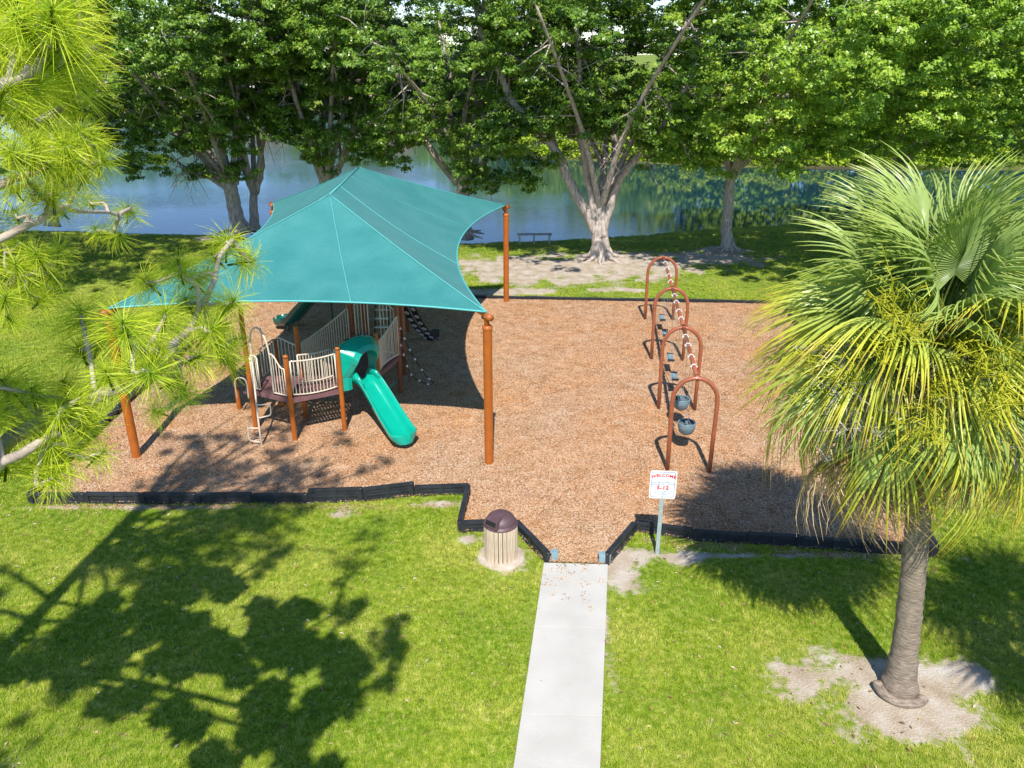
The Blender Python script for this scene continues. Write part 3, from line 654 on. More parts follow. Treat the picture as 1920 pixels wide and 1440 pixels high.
        for k in range(len(outer)):
            bul = .10+.22*max(0, min(1, (outer[k][1]-1.5)/.7))
            vo = bm.verts.new(P(outer[k][0], outer[k][1], .02)); vm = bm.verts.new(P(mid[k][0], mid[k][1], bul)); vi = bm.verts.new(P(inner[k][0], inner[k][1], bul*1.25))
            vi2 = bm.verts.new(P(inner[k][0], inner[k][1], -.04)); vo2 = bm.verts.new(P(outer[k][0], outer[k][1], -.06)); vf.append((vo, vm, vi, vi2, vo2))
        for k in range(len(vf)-1):
            a, b = vf[k], vf[k+1]
            for j in range(5): bm.faces.new((a[j], b[j], b[(j+1) % 5], a[(j+1) % 5]))
        bm.faces.new(vf[0]); bm.faces.new(vf[-1][::-1])
        bmesh.ops.recalc_face_normals(bm, faces=bm.faces)
        me = bpy.data.meshes.new('slide_hood'); bm.to_mesh(me); bm.free(); me.materials.append(M_TEAL); o = obj('slide_hood', me, root)
        bv = o.modifiers.new('bevel', 'BEVEL'); bv.width = .02; bv.segments = 2; bv.limit_method = 'ANGLE'; bv.angle_limit = rad(40)
        # roof shell behind the arch, black blocks standing in for the shade inside slots
        r = MB(); V = []; F = []; m_ = 14
        for j in range(5):
            dpt = -.06-.06*j
            for i in range(m_+1):
                a = math.pi*(1-i/m_); V.append(P(.5+.5*math.cos(a), 1.95+(.48-.03*j)*math.sin(a)**.8, dpt))
        for j in range(4):
            for i in range(m_): a = j*(m_+1)+i; F.append((a, a+1, a+m_+2, a+m_+1))
        r.add(V, F); ro = r.build('hood_roof', M_TEAL, o, smooth=True); so = ro.modifiers.new('solid', 'SOLIDIFY'); so.thickness = .03
        q = MB()
        for u in (.33, .5, .66):
            c = P(u, 2.45-.6*abs(u-.5), -.14); q.box(c+V3((0, 0, .035)), (.14, .05, .02), Matrix.Rotation(rad(52), 3, 'Z'))
        q.build('hood_slot_dark', M_BLACK, o)
        q = MB(); c = P(.10, 2.0, .10); q.box(c, (.12, .02, .06), Matrix.Rotation(rad(52), 3, 'Z')); q.build('hand_slot_dark', M_BLACK, o)  # black block painting the dark of a hand slot
    hood()
    # green slide at the back, canopy shade painted into its darker colour
    b_pts = [V3((-5.1, 25.3, 2.38)), V3((-5.5, 25.45, 2.32)), V3((-6.3, 25.85, 1.70)), V3((-7.0, 26.25, 1.02)), V3((-7.5, 26.55, .50)), V3((-7.95, 26.8, .34)), V3((-8.25, 26.95, .33))]
    slide(b_pts, .56, .22, M_DTEAL)
    lg = MB(); lg.tube([V3((-6.25, 26.9, 0)), V3((-6.25, 26.9, 2.6))], .025, 8); lg.tube([V3((-7.75, 26.55, 0)), V3((-7.75, 26.6, .4))], .03, 8); lg.build('slide_leg', M_DTEAL, root, smooth=True)
    # climber of black straps with pale discs
    dc = MB(); tp_, bt = V3((-3.45, 24.2, 2.3)), V3((-2.72, 25.75, .12)); dd = bt-tp_; sd_ = dd.cross(V3((0, 0, 1))).normalized(); up = sd_.cross(dd).normalized()
    if up.z < 0: up = -up
    sag_ = lambda t: tp_+dd*t-V3((0, 0, .25*4*t*(1-t)))
    for s in (-.16, .16):
        pts = [sag_(i/12)+sd_*s for i in range(13)]
        for i in range(12):
            a, b = pts[i], pts[i+1]; e = b-a; M = Matrix((e.normalized(), sd_, up)).transposed(); dc.box((a+b)/2, (e.length+.01, .22, .035), M)
    dc.box(sag_(1)+V3((.05, .08, .0)), (.2, .5, .5), Matrix.Rotation(rad(-28), 3, 'Z'))
    dco = dc.build('disc_climber', M_BLACK, root)
    for s in (-.16, .16):
        for i in range(8):
            t = (i+.7+(.35 if s > 0 else 0))/8.3; q = MB(); M = Matrix((dd.normalized(), sd_, up)).transposed(); c = sag_(t)+sd_*s+up*.022
            q.lathe([(.035, -.05), (.035, .014), (.082, .014), (.082, -.05), (.035, -.05)], 14, c, M=M); q.build('disc', M_WHITE, dco)
    # chain climber with white couplings
    cc = MB(); ch = []
    for (a, c_, b) in ((D+V3((.03, .25, 2.0)), V3((-2.80, 21.75, .95)), V3((-2.26, 22.0, .03))), (D+V3((.03, .12, 1.55)), V3((-2.90, 21.55, .55)), V3((-2.26, 21.98, .02)))):
        pts = bez([a, a.lerp(c_, .5)-V3((0, 0, .06)), c_, c_.lerp(b, .5)-V3((0, 0, .08)), b], 6); cc.tube(pts, .014, 6); ch.append(pts)
    cco = cc.build('chain_climber', M_BLACK, root, smooth=True)
    for pts in ch:
        for i in (1, 4, 8, 12, 16, 20):
            q = MB(); d_ = (pts[i+1]-pts[i]).normalized(); q.tube([pts[i]-d_*.035, pts[i]+d_*.035], .028, 8); q.build('coupling', M_WHITE, cco)
    r = MB(); r.tube([Cc+V3((.1, .6, .45)), D+V3((-.05, -.02, .45))], .03, 8); r.build('cross_bar', M_DTEAL, root)
build_play()

# ---------------------------------------------------------------- swings
def build_swings():
    root = thing('swing_frame', 'long rust brown swing frame of four arches joined by one top beam', 'swing frame')
    bases = [Vector((4.15, 16.78, 0)), Vector((4.52, 20.25, 0)), Vector((4.90, 23.9, 0)), Vector((5.28, 27.75, 0))]
    ax = (bases[3]-bases[0]).normalized(); sx = Vector((ax.y, -ax.x, 0)); HB = 2.42; w = .485
    for b in bases:
        q = MB(); pts = [b-sx*w+Vector((0, 0, -.1)), b-sx*(w+.01)+Vector((0, 0, 1.0)), b-sx*(w+.02)+Vector((0, 0, 1.75))]
        for i in range(1, 12): a = math.pi*(1-i/12); pts.append(b+sx*(w+.02)*math.cos(a)+Vector((0, 0, 1.85+(HB-1.85)*math.sin(a))))
        pts += [b+sx*(w+.02)+Vector((0, 0, 1.75)), b+sx*(w+.01)+Vector((0, 0, 1.0)), b+sx*w+Vector((0, 0, -.1))]
        q.tube(pts, .052, 14); q.build('arch', M_SWING, root, smooth=True)
    for i in range(3):
        a, b = bases[i]+Vector((0, 0, HB)), bases[i+1]+Vector((0, 0, HB)); q = MB(); q.tube([a+ax*.04, b-ax*.04], .048, 14)
        q.tube([a-ax*.03, a+ax*.10], .062, 14); q.tube([b-ax*.10, b+ax*.03], .062, 14); bm_ = q.build('top_beam', M_SWING, root, smooth=True)
        L = (b-a).length
        for k, t in enumerate((.20, .385, .61, .795)):
            c = a+ax*L*t; h = MB(); h.lathe([(.055, -.022), (.068, -.022), (.068, .022), (.055, .022), (.055, -.022)], 14, c, M=Matrix((sx, Vector((0, 0, 1)), ax)).transposed())
            h.box(c+Vector((0, 0, -.085)), (.03, .03, .06)); h.tube([c-sx*.085, c+sx*.085], .016, 6); h.build('hanger', M_WHITE, bm_)
        for k, (t0, t1) in enumerate(((.20, .385), (.61, .795))):
            c0, c1 = a+ax*L*t0, a+ax*L*t1; mid = (c0+c1)/2; idx = i*2+k
            lab = ['grey blue bucket swing nearest the sign, hanging in the front bay', 'grey blue bucket swing behind the front one, in the front bay', 'grey belt swing nearest the camera in the middle bay', 'grey belt swing at the rear of the middle bay', 'grey belt swing nearest the camera in the rear bay', 'grey belt swing furthest from the camera in the rear bay'][idx]
            seat_z = .66 if i == 0 else .55
            t_ = thing('bucket_swing' if i == 0 else 'belt_swing', lab, 'swing', 'swings hanging from the long brown frame', (mid.x, mid.y, 0), math.atan2(ax.y, ax.x))
            hw = .27 if i else .2; half = L*(t1-t0)/2; top = HB-.11
            for s in (-1, 1):
                cz = seat_z+(.30 if i == 0 else .06); p0, p1 = Vector((s*half, 0, top)), Vector((s*hw, 0, cz)); q = MB(); n = 44 if i < 2 else 34; d = (p1-p0); u = d.normalized(); o1 = Vector((0, 1, 0)); o2 = u.cross(o1)
                for j in range(n):
                    c = p0+d*((j+.5)/n); o_ = o1 if j % 2 else o2; l = d.length/n*.62
                    q.tube([c-u*l+o_*.006, c+u*l+o_*.006], .0032, 3); q.tube([c-u*l-o_*.006, c+u*l-o_*.006], .0032, 3)
                q.build('chain', M_GALV, t_)
            sm = mat('swing_seat_grey', (.15, .22, .25), (.11, .165, .19), 8, .45)
            if i:
                V = []; F = []; n = 10
                for j in range(n+1):
                    u_ = j/n*2-1
                    for (yy, zz) in ((-.09, .0), (.09, 0), (.09, -.02), (-.09, -.02)): V.append((u_*hw, yy, seat_z+zz-.12*(1-u_**2)+.06))
                for j in range(n):
                    for k_ in range(4): F.append((j*4+k_, j*4+(k_+1) % 4, j*4+4+(k_+1) % 4, j*4+4+k_))
                F += [(0, 1, 2, 3), (n*4+3, n*4+2, n*4+1, n*4)]
                q = MB(); q.add(V, F); q.build('seat', sm, t_)
                for s in (-1, 1): q = MB(); q.box((s*hw, 0, seat_z+.06), (.02, .2, .035)); q.build('seat_end', M_BLACK, t_)
            else:
                q = MB(); ring = [(.20, .16), (.215, .14), (.20, .05), (.17, -.06), (.09, -.12), (.0, -.13)]; n = 24
                q.lathe([(r_*.95, z_) for r_, z_ in ring], n, (0, 0, seat_z)); o = q.build('seat', sm, t_, smooth=True); o.modifiers.new('s', 'SOLIDIFY').thickness = .018
                q = MB(); q.tube([Vector((.205*math.cos(a), .205*math.sin(a), seat_z+.165)) for a in [j*2*math.pi/24 for j in range(25)]], .02, 8); q.build('rim', sm, t_, smooth=True)
                q = MB(); q.box((0, 0, seat_z+.13), (.38, .07, .05)); q.box((0, 0, seat_z+.04), (.06, .33, .1)); q.build('divider', sm, t_, bevel=.01)
                q = MB()
                for an in (-.6, .6, 2.54, 3.74): q.tube([(.19*math.cos(an), .19*math.sin(an), seat_z+.17), ((.2 if math.cos(an) > 0 else -.2), 0, seat_z+.32)], .007, 6)
                q.build('bridle', M_GALV, t_)
build_swings()

# ---------------------------------------------------------------- sign
def text_mesh(body, size, name, m, arch=0, bold=0):
    cu = bpy.data.curves.new(name, 'FONT'); cu.body = body; cu.size = size; cu.align_x = 'CENTER'; cu.align_y = 'CENTER'; cu.offset = bold; cu.resolution_u = 2; cu.space_character = 1.08
    o = bpy.data.objects.new(name, cu); C.objects.link(o); bpy.context.view_layer.update()
    me = bpy.data.meshes.new_from_object(o.evaluated_get(bpy.context.evaluated_depsgraph_get())); bpy.data.objects.remove(o)
    if arch:
        for v in me.vertices: v.co.y -= arch*v.co.x**2
    me.materials.clear(); me.materials.append(m); return me
def build_sign():
    base = Vector((2.88, 13.50, 0)); root = thing('playground_sign', 'white welcome sign with red and blue lettering on a grey steel post by the path', 'sign', None, base, rad(-4))
    q = MB(); q.box((0, 0, .90), (.012, .045, 1.85)); q.box((-.022, -.018, .90), (.036, .008, 1.85), Matrix.Rotation(.35, 3, 'Z')); q.box((.022, -.018, .90), (.036, .008, 1.85), Matrix.Rotation(-.35, 3, 'Z'))
    q.build('post', mat('grey_green_steel', (.36, .42, .42), (.28, .34, .34), 12, .5), root)
    W_, H_ = .50, .60; cz = 1.60; tilt = Matrix.Rotation(rad(0), 4, 'X')
    pl = thing_part = bpy.data.objects.new('panel', None)
    q = MB(); 
    def rr(w, h, r, y, n=5):
        pts = []
        for cx, cz_, a0 in ((w/2-r, h/2-r, 0), (-w/2+r, h/2-r, 90), (-w/2+r, -h/2+r, 180), (w/2-r, -h/2+r, 270)):
            for i in range(n+1): a = rad(a0+90*i/n); pts.append((cx+r*math.cos(a), y, cz_+r*math.sin(a)))
        return pts
    def plate(w, h, r, y0, y1, m):
        a = rr(w, h, r, y0); b = rr(w, h, r, y1); n = len(a); q = MB(); q.add(a+b, [tuple(range(n)), tuple(range(n, 2*n))[::-1]]+[(i, i+n, (i+1) % n+n, (i+1) % n) for i in range(n)]); return q, m
    mw = mat('sign_white', (.84, .84, .84), (.80, .80, .80), 4, .4); mb_ = mat('sign_blue', (.035, .10, .30), (.03, .09, .27), 4, .4); mr = mat('sign_red', (.58, .035, .06), (.52, .03, .05), 4, .4); mg = mat('sign_grey', (.10, .14, .18), (.08, .12, .16), 4, .5); mt = mat('sign_green', (.05, .16, .09), (.04, .13, .07), 4, .5)
    q, _ = plate(W_, H_, .035, -.035, -.030, None); pan = q.build('panel', mw, root); pan.location = (0, 0, cz)
    # blue border line
    a = rr(W_-.05, H_-.05, .03, -.0365); b = rr(W_-.072, H_-.072, .022, -.0365); n = len(a); q = MB(); q.add(a+b, [(i, (i+1) % n, (i+1) % n+n, i+n) for i in range(n)]); q.build('border_line', mb_, pan)
    for body, z, s, m, ar, bo in (('WELCOME', .200, .092, mr, .8, .0045), ('park playground', .098, .026, mg, 0, 0), ('THIS AREA EQUIPMENT IS', .045, .034, mb_, 0, .0010), ('DESIGNED FOR CHILDREN', .006, .034, mb_, 0, .0010), ('5-12', -.068, .115, mr, 0, .0065), ('YEARS OF AGE WITH', -.142, .033, mb_, 0, .0008), ('ADULT SUPERVISION', -.180, .033, mb_, 0, .0008), ('IS RECOMMENDED', -.214, .028, mb_, 0, .0004)):
        me = text_mesh(body, s, 'lettering', m, ar, bo); o = obj('lettering', me, pan); o.rotation_euler = (rad(90), 0, 0); o.location = (0, -.037, z)
    q = MB(); z = .128
    for (x, w, h, dx) in ((-.03, .06, .008, 0), (.0, .03, .02, .01), (.025, .04, .012, 0), (.045, .03, .018, 0)): q.add([(x-w/2, -.037, z), (x, -.037, z-h/2), (x+w/2+dx, -.037, z+h*.3), (x, -.037, z+h/2)], [(0, 1, 2, 3)])
    q.build('emblem', mt, pan)
    for z in (.24, -.25): q = MB(); q.lathe([(0, .006), (.008, .005), (.01, 0)], 8, (0, -.035, z), M=Matrix.Rotation(rad(90), 3, 'X')); q.build('bolt', M_GALV, pan)
build_sign()

# ---------------------------------------------------------------- litter bin
def build_bin():
    root = thing('litter_bin', 'round litter bin with pale wooden slats and brown domed lid left of the path', 'litter bin', None, (-.22, 13.42, 0), 0)
    slat_m = mat('pale_weathered_wood', (.62, .49, .36), (.46, .35, .25), 4, .8, .3, 40, stretch=(6, 6, .7), obj_rand=.14)
    n = 24; R = .315; q = MB(); w = 2*math.pi*R/n-.012; q.box((0, 0, .405), (w, .028, .74)); sm = q.mesh('slat', slat_m)
    for i in range(n):
        a = 2*math.pi*i/n; o = obj('slat', sm, root); o.location = (R*math.cos(a), R*math.sin(a), 0); o.rotation_euler = (0, 0, a+math.pi/2); b = o.modifiers.new('b', 'BEVEL'); b.width = .004; b.segments = 1
    q = MB(); q.lathe([(0, .05), (R-.03, .05), (R-.03, .74), (R-.04, .76)], 32); q.build('liner', M_BLACK, root, smooth=True)
    lid_m = mat('plum_brown_plastic', (.105, .058, .066), (.085, .046, .054), 14, .5, .15, 90)
    q = MB(); prof = [(R+.012, .755), (R+.022, .775), (R+.012, .80), (R-.02, .81)]+[((R-.02)*math.cos(a), 81e-2+.21*math.sin(a)) for a in [rad(x) for x in range(8, 91, 7)]]+[(0, 1.02)]
    q.lathe(prof, 40); lid = q.build('lid', lid_m, root, smooth=True)
    # hooded opening facing front-left
    ang = rad(232); d = Vector((math.cos(ang), math.sin(ang), 0)); s = Vector((-d.y, d.x, 0)); q = MB()
    def P(a, b, z): return d*a+s*b+Vector((0, 0, z))
    out = [P(.325, -.16, .825), P(.325, .16, .825), P(.285, .145, .975), P(.285, -.145, .975)]; back = [P(.1, -.16, .825), P(.1, .16, .825), P(.0, .12, 1.018), P(.0, -.12, 1.018)]
    inn = [P(.323, -.13, .85), P(.323, .13, .85), P(.293, .118, .955), P(.293, -.118, .955)]; deep = [P(.298, -.13, .85), P(.298, .13, .85), P(.268, .118, .955), P(.268, -.118, .955)]
    V = out+back+inn+deep; F = [(0, 4, 5, 1), (1, 5, 6, 2), (2, 6, 7, 3), (3, 7, 4, 0)]+[(i, (i+1) % 4, 8+(i+1) % 4, 8+i) for i in range(4)]+[(8+i, 8+(i+1) % 4, 12+(i+1) % 4, 12+i) for i in range(4)]
    q.add(V, F); q.build('hood', lid_m, lid)
    q = MB(); q.add([v for v in deep], [(0, 1, 2, 3)]); q.build('opening', M_BLACK, lid)  # flat black panel painting the dark inside of the closed lid
    q = MB(); q.lathe([(0, .035), (.45, .035), (.47, .02), (.48, -.02)], 32); q.build('concrete_pad', mat('sandy_concrete', (.47, .40, .33), (.36, .29, .22), 6, .9, .3), root, smooth=True)
build_bin()

# ---------------------------------------------------------------- bench
def build_bench():
    c = gp(1003, 462); root = thing('bench', 'grey weathered wooden plank bench facing the lake by the big oak', 'bench', None, (c.x, 40.6, -.1), rad(2))
    m = mat('weathered_grey_wood', (.52, .48, .44), (.36, .32, .29), 6, .85, .3)
    for y in (-.11, .11): q = MB(); q.box((0, y, .47), (1.75, .19, .04)); q.build('seat_plank', m, root)
    for x in (-.75, -.02, .76): q = MB(); q.box((x, 0, .22), (.07, .34, .46)); q.build('leg', m, root)
build_bench()

# ---------------------------------------------------------------- trees
def leaf_material(name, stops, transl=.3, rough=.45, spec=.4, tboost=(1.3, 1.5, .55)):
    m = bpy.data.materials.new(name); m.use_nodes = True; nt = m.node_tree; N = nt.nodes; L = nt.links; p = N['Principled BSDF']
    p.inputs['Roughness'].default_value = rough; p.inputs['Specular IOR Level'].default_value = spec
    a = N.new('ShaderNodeAttribute'); a.attribute_name = 'tint'; r = N.new('ShaderNodeValToRGB'); e = r.color_ramp.elements
    while len(e) < len(stops): e.new(.5)
    for k, (q, c) in enumerate(stops): e[k].position = q; e[k].color = c4(c)
    L.new(a.outputs['Fac'], r.inputs[0]); L.new(r.outputs[0], p.inputs['Base Color'])
    t = N.new('ShaderNodeBsdfTranslucent'); mx = N.new('ShaderNodeMixShader'); mx.inputs[0].default_value = transl; ml = N.new('ShaderNodeMixRGB'); ml.blend_type = 'MULTIPLY'; ml.inputs[0].default_value = 1; ml.inputs[2].default_value = c4(tboost)
    L.new(r.outputs[0], ml.inputs[1]); L.new(ml.outputs[0], t.inputs[0]); L.new(p.outputs[0], mx.inputs[1]); L.new(t.outputs[0], mx.inputs[2]); L.new(mx.outputs[0], N['Material Output'].inputs[0])
    return m
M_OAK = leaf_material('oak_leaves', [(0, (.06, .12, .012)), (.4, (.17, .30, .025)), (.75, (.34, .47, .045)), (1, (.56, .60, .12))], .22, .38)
M_OAKD = leaf_material('oak_leaves_shaded', [(0, (.035, .075, .010)), (.4, (.095, .19, .018)), (.75, (.20, .31, .03)), (1, (.38, .45, .07))], .2, .36)  # darker copy of the oak leaves, deep crown shade put into the colour
M_FAR = leaf_material('far_leaves', [(0, (.07, .14, .012)), (.5, (.17, .30, .02)), (1, (.36, .46, .05))], .3)
M_YEL = leaf_material('shore_leaves', [(0, (.14, .22, .015)), (.5, (.30, .42, .025)), (1, (.50, .56, .06))], .35)
M_BARK = mat('oak_bark', (.54, .46, .40), (.27, .22, .19), 5, .9, .7, 26, detail=8, stretch=(3, 3, .6))
M_TWIG = mat('grey_twig', (.50, .45, .39), (.34, .30, .26), 8, .9, .3)

def leaf_tris(Cn, Nm, size, rs, asp=.55):
    n = len(Cn); Nm = Nm/np.linalg.norm(Nm, axis=1, keepdims=True)
    r = rs.normal(size=(n, 3)); u = np.cross(Nm, r); u /= np.linalg.norm(u, axis=1, keepdims=True)+1e-9; w = np.cross(Nm, u)
    s = size[:, None]; V = np.stack([Cn-u*s*.62, Cn+w*s*asp*.62+u*s*.3, Cn-w*s*asp*.62+u*s*.45], 1).reshape(-1, 3)
    return V, np.arange(3*n).reshape(n, 3)
def foliage(name, centres, per, rad_, size, material, parent, seed, outward=None, tintb=None, flat=.7, asp=.75, sprays=0):
    rs = np.random.RandomState(seed); C_ = np.asarray(centres, float); n = len(C_); R0 = rad_ if np.ndim(rad_) else np.full(n, rad_)
    tb = rs.rand(n) if tintb is None else np.asarray(tintb); ctr = C_.mean(0) if outward is None else np.asarray(outward)
    def unit(v): return v/(np.linalg.norm(v, axis=1, keepdims=True)+1e-9)
    facing = np.zeros((n, 3))
    if sprays:      # leaves sit in small sprays at the twig ends, sprays sit in the clump
        ix = np.repeat(np.arange(n), sprays); d = unit(rs.normal(size=(len(ix), 3))); d[:, 2] = np.abs(d[:, 2])*.8+d[:, 2]*.2
        facing = d*.8; C_ = C_[ix]+d*R0[ix][:, None]*(rs.rand(len(ix), 1)**.5)*np.array([1, 1, flat]); tb = np.clip(tb[ix]*.6+rs.rand(len(ix))*.4, 0, 1); R0 = np.full(len(ix), .165)*rs.uniform(.7, 1.35, len(ix)); n = len(C_); per = max(3, per//sprays)
    idx = np.repeat(np.arange(n), per); off = unit(rs.normal(size=(len(idx), 3))); R_ = R0[idx][:, None]; off = off*R_*(rs.rand(len(idx), 1)**.45)*np.array([1, 1, flat]); P = C_[idx]+off
    o = unit(P-ctr); nm = off/R_*.45+o*.3+facing[idx]+np.array([0, -.15, .6])+rs.normal(size=P.shape)*.42
    t = np.clip(tb[idx]*.65+rs.rand(len(idx))*.4, 0, 1)
    sz = size*rs.uniform(.6, 1.3, len(P)); V, F = leaf_tris(P, nm, sz, rs, asp)
    return obj(name, npmesh(name, V, F, material, k=3, attrs={'tint': np.repeat(t, 3)}), parent)

def oak(label, trunks, limbs, seed, D, leafy=(0, 0, 0, 5, 5, 4), nclump=330, per=95, leaf=.108, hang=(), front=None, group='big oaks along the near shore', extra=5, gap=.0, low=3.6, crad=.55, root_flare=True, material=None):
    """trunks and limbs: (points [(px, py)...], r0, r1, depth drift). crown ellipsoid: centre xyz, radii xyz."""
    R = random.Random(seed); rs = np.random.RandomState(seed)
    def conv(pts, drift, D0):
        k = len(pts)-1; return [dp(px, py, D0+drift*(i/max(1, k))**1.2) for i, (px, py) in enumerate(pts)]
    base = conv(trunks[0][0], trunks[0][3], D)[0]; base.z = 0
    root = thing('oak_tree', label, 'tree', group, (base.x, base.y, 0)); off = Vector((base.x, base.y, 0))
    mb = MB(); lines = []
    for k, (pts, r0, r1, dr) in enumerate(trunks):
        P = conv(pts, dr, D); P[0].z = -.15 if k == 0 else P[0].z
        P = bez(P, 6); n = len(P); rr = [lerp(r0, r1, i/(n-1)) for i in range(n)]
        if k == 0: rr = [x*(1+.55*math.exp(-i/1.6)) for i, x in enumerate(rr)]
        mb.tube([p-off+Vector((R.uniform(-.03, .03), R.uniform(-.03, .03), 0)) for p in P], rr, 14)
    if root_flare:
        for i in range(7):
            a = i*.9+R.random()*.4; d = Vector((math.cos(a), math.sin(a), 0)); r0 = trunks[0][1]
            mb.tube([d*r0*.5+Vector((0, 0, .55)), d*r0*1.15+Vector((0, 0, .14)), d*r0*2.0+Vector((0, 0, .03)), d*r0*R.uniform(2.4, 3.4)+Vector((R.uniform(-.2, .2), 0, -.06))], [r0*.35, r0*.26, r0*.16, .03], 8)
    for (pts, r0, r1, dr) in limbs:
        P = bez(conv(pts, dr, D), 5); lines.append((P, r0, r1))
        n = len(P); mb.tube([p-off+Vector((R.uniform(-.03, .03), R.uniform(-.03, .03), R.uniform(-.02, .02))) for p in P], [lerp(r0, r1, (i/(n-1))**.8) for i in range(n)], 10)
    cx, cy, cz, rx, ry, rz = leafy; cen = Vector((cx, cy, cz))
    # further limbs towards and away from the camera
    top = conv(trunks[0][0], trunks[0][3], D)[-1]
    for i in range(extra):
        a = 2*math.pi*i/extra+R.random()*.5; e = cen+Vector((math.cos(a)*rx*.75, math.sin(a)*ry*.8, R.uniform(-.1, .55)*rz)); mid = top.lerp(e, .5)+Vector((0, 0, R.uniform(.4, 1.4)))
        P = bez([top-Vector((0, 0, .2)), top.lerp(mid, .5)+Vector((R.uniform(-.3, .3), R.uniform(-.3, .3), .3)), mid, e], 5); lines.append((P, .16, .05)); n = len(P)
        mb.tube([p-off for p in P], [lerp(.17, .045, (j/(n-1))**.8) for j in range(n)], 8)
    tips = []
    for (P, r0, r1) in lines:
        n = len(P)
        for j in range(max(3, int(n*.4)), n):
            for q in range(2 if R.random() < .7 else 1):
                p = P[j]; o = (p-cen); o = Vector((o.x/rx, o.y/ry, o.z/rz)); d = (o.normalized()*.5+Vector((R.gauss(0, .7), R.gauss(0, .7), R.gauss(.15, .5)))).normalized(); l = R.uniform(.9, 2.6)
                e = p+d*l+Vector((0, 0, -.12*l)); m_ = p.lerp(e, .5)+Vector((R.uniform(-.2, .2), R.uniform(-.2, .2), R.uniform(0, .3)))
                mb.tube([p-off, m_-off, e-off], [.035, .022, .008], 5); tips += [e, m_] if R.random() < .6 else [e]
                if R.random() < .7:
                    e2 = m_+Vector((R.gauss(0, .7), R.gauss(0, .7), R.gauss(0, .5))); mb.tube([m_-off, e2-off], [.018, .006], 4); tips.append(e2)
    mb.build('trunk', M_BARK, root, smooth=True)
    cl = [t for t in tips if t.z > low-.3]
    tries = 0
    while len(cl) < nclump and tries < 20000:
        tries += 1; v = rs.normal(size=3); v /= np.linalg.norm(v); r = rs.rand()**.38
        p = Vector((cx+v[0]*rx*r, cy+v[1]*ry*r, cz+v[2]*rz*r))
        lump = .5*float(vnoise(p.x+seed*7, p.z+p.y*.25, .62))+.5*float(vnoise(p.y+seed*3, p.z-p.x*.4, .5))
        if p.z < low-1.3+3.4*float(vnoise(p.x+seed, p.y, .45)) or lump < .43+gap: continue
        if front and p.y < front[0] and p.z < front[1]+(p.y-front[0])*.12: continue
        cl.append(p)
    for (px, py, DD) in hang:       # low sprays that dip in front of the water
        c0 = dp(px, py, DD); mb2 = None
        for q in range(9): cl.append(c0+Vector((R.gauss(0, .42), R.gauss(0, .5), R.gauss(0, .32))))
    cl = np.array([tuple(c-off) for c in cl])
    rad_ = rs.uniform(.65, 1.25, len(cl))*crad
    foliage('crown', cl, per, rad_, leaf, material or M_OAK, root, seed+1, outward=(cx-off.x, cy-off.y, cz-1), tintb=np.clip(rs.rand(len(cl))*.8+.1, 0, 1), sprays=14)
    return root

def cx_at(px, D, h): z = D*math.cos(PITCH)+(CAM_H-h)*math.sin(PITCH); return (px-960)/FPX*z
oak('big spreading oak with many pale limbs, standing on bare sand beyond the swings', [([(1127, 488), (1125, 455), (1124, 430), (1124, 405), (1126, 385)], .46, .26, 0)],
    [([(1124, 446), (1092, 385), (1062, 330), (1045, 285), (1000, 235), (960, 190), (935, 130), (905, 70), (893, 20)], .27, .10, -1.0), ([(1124, 440), (1103, 340), (1092, 265), (1085, 200), (1088, 130), (1080, 50)], .22, .09, -1.5), ([(1126, 446), (1158, 345), (1180, 312), (1210, 270), (1240, 245), (1256, 200), (1290, 160)], .22, .09, -2.0), ([(1126, 440), (1150, 320), (1155, 230), (1185, 190)], .2, .1, 1.5), ([(1045, 285), (1030, 230), (1018, 150), (985, 90), (975, 20)], .15, .06, 1.0), ([(1092, 265), (1125, 180), (1120, 90)], .12, .06, -.5), ([(1125, 440), (1132, 330), (1105, 240), (1108, 150)], .16, .07, 2)],
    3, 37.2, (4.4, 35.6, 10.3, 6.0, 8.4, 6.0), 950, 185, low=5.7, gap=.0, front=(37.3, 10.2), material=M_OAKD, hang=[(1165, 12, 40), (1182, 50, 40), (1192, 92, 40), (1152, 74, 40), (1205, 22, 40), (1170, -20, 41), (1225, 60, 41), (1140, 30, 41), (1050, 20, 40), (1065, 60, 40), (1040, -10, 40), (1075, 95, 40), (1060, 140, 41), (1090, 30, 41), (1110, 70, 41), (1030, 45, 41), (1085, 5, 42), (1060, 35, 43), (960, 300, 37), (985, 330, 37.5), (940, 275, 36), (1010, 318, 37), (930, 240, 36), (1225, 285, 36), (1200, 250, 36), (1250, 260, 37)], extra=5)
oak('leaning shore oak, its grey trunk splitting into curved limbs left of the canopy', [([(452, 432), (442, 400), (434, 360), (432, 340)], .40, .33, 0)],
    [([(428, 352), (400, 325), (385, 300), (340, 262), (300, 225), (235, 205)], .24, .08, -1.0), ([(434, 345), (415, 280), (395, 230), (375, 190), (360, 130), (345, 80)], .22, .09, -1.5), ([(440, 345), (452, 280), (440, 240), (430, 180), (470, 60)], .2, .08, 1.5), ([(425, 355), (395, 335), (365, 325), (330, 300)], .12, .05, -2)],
    9, 43.0, (-16.0, 38.4, 10.2, 6.8, 8.8, 6.2), 1080, 185, low=5.2, gap=.0, front=(41, 8.8), material=M_OAKD, hang=[(215, 255, 40), (255, 285, 40), (300, 298, 40), (335, 275, 41), (180, 225, 40), (285, 255, 40), (240, 320, 41), (365, 330, 42), (395, 260, 41), (330, 235, 40)])
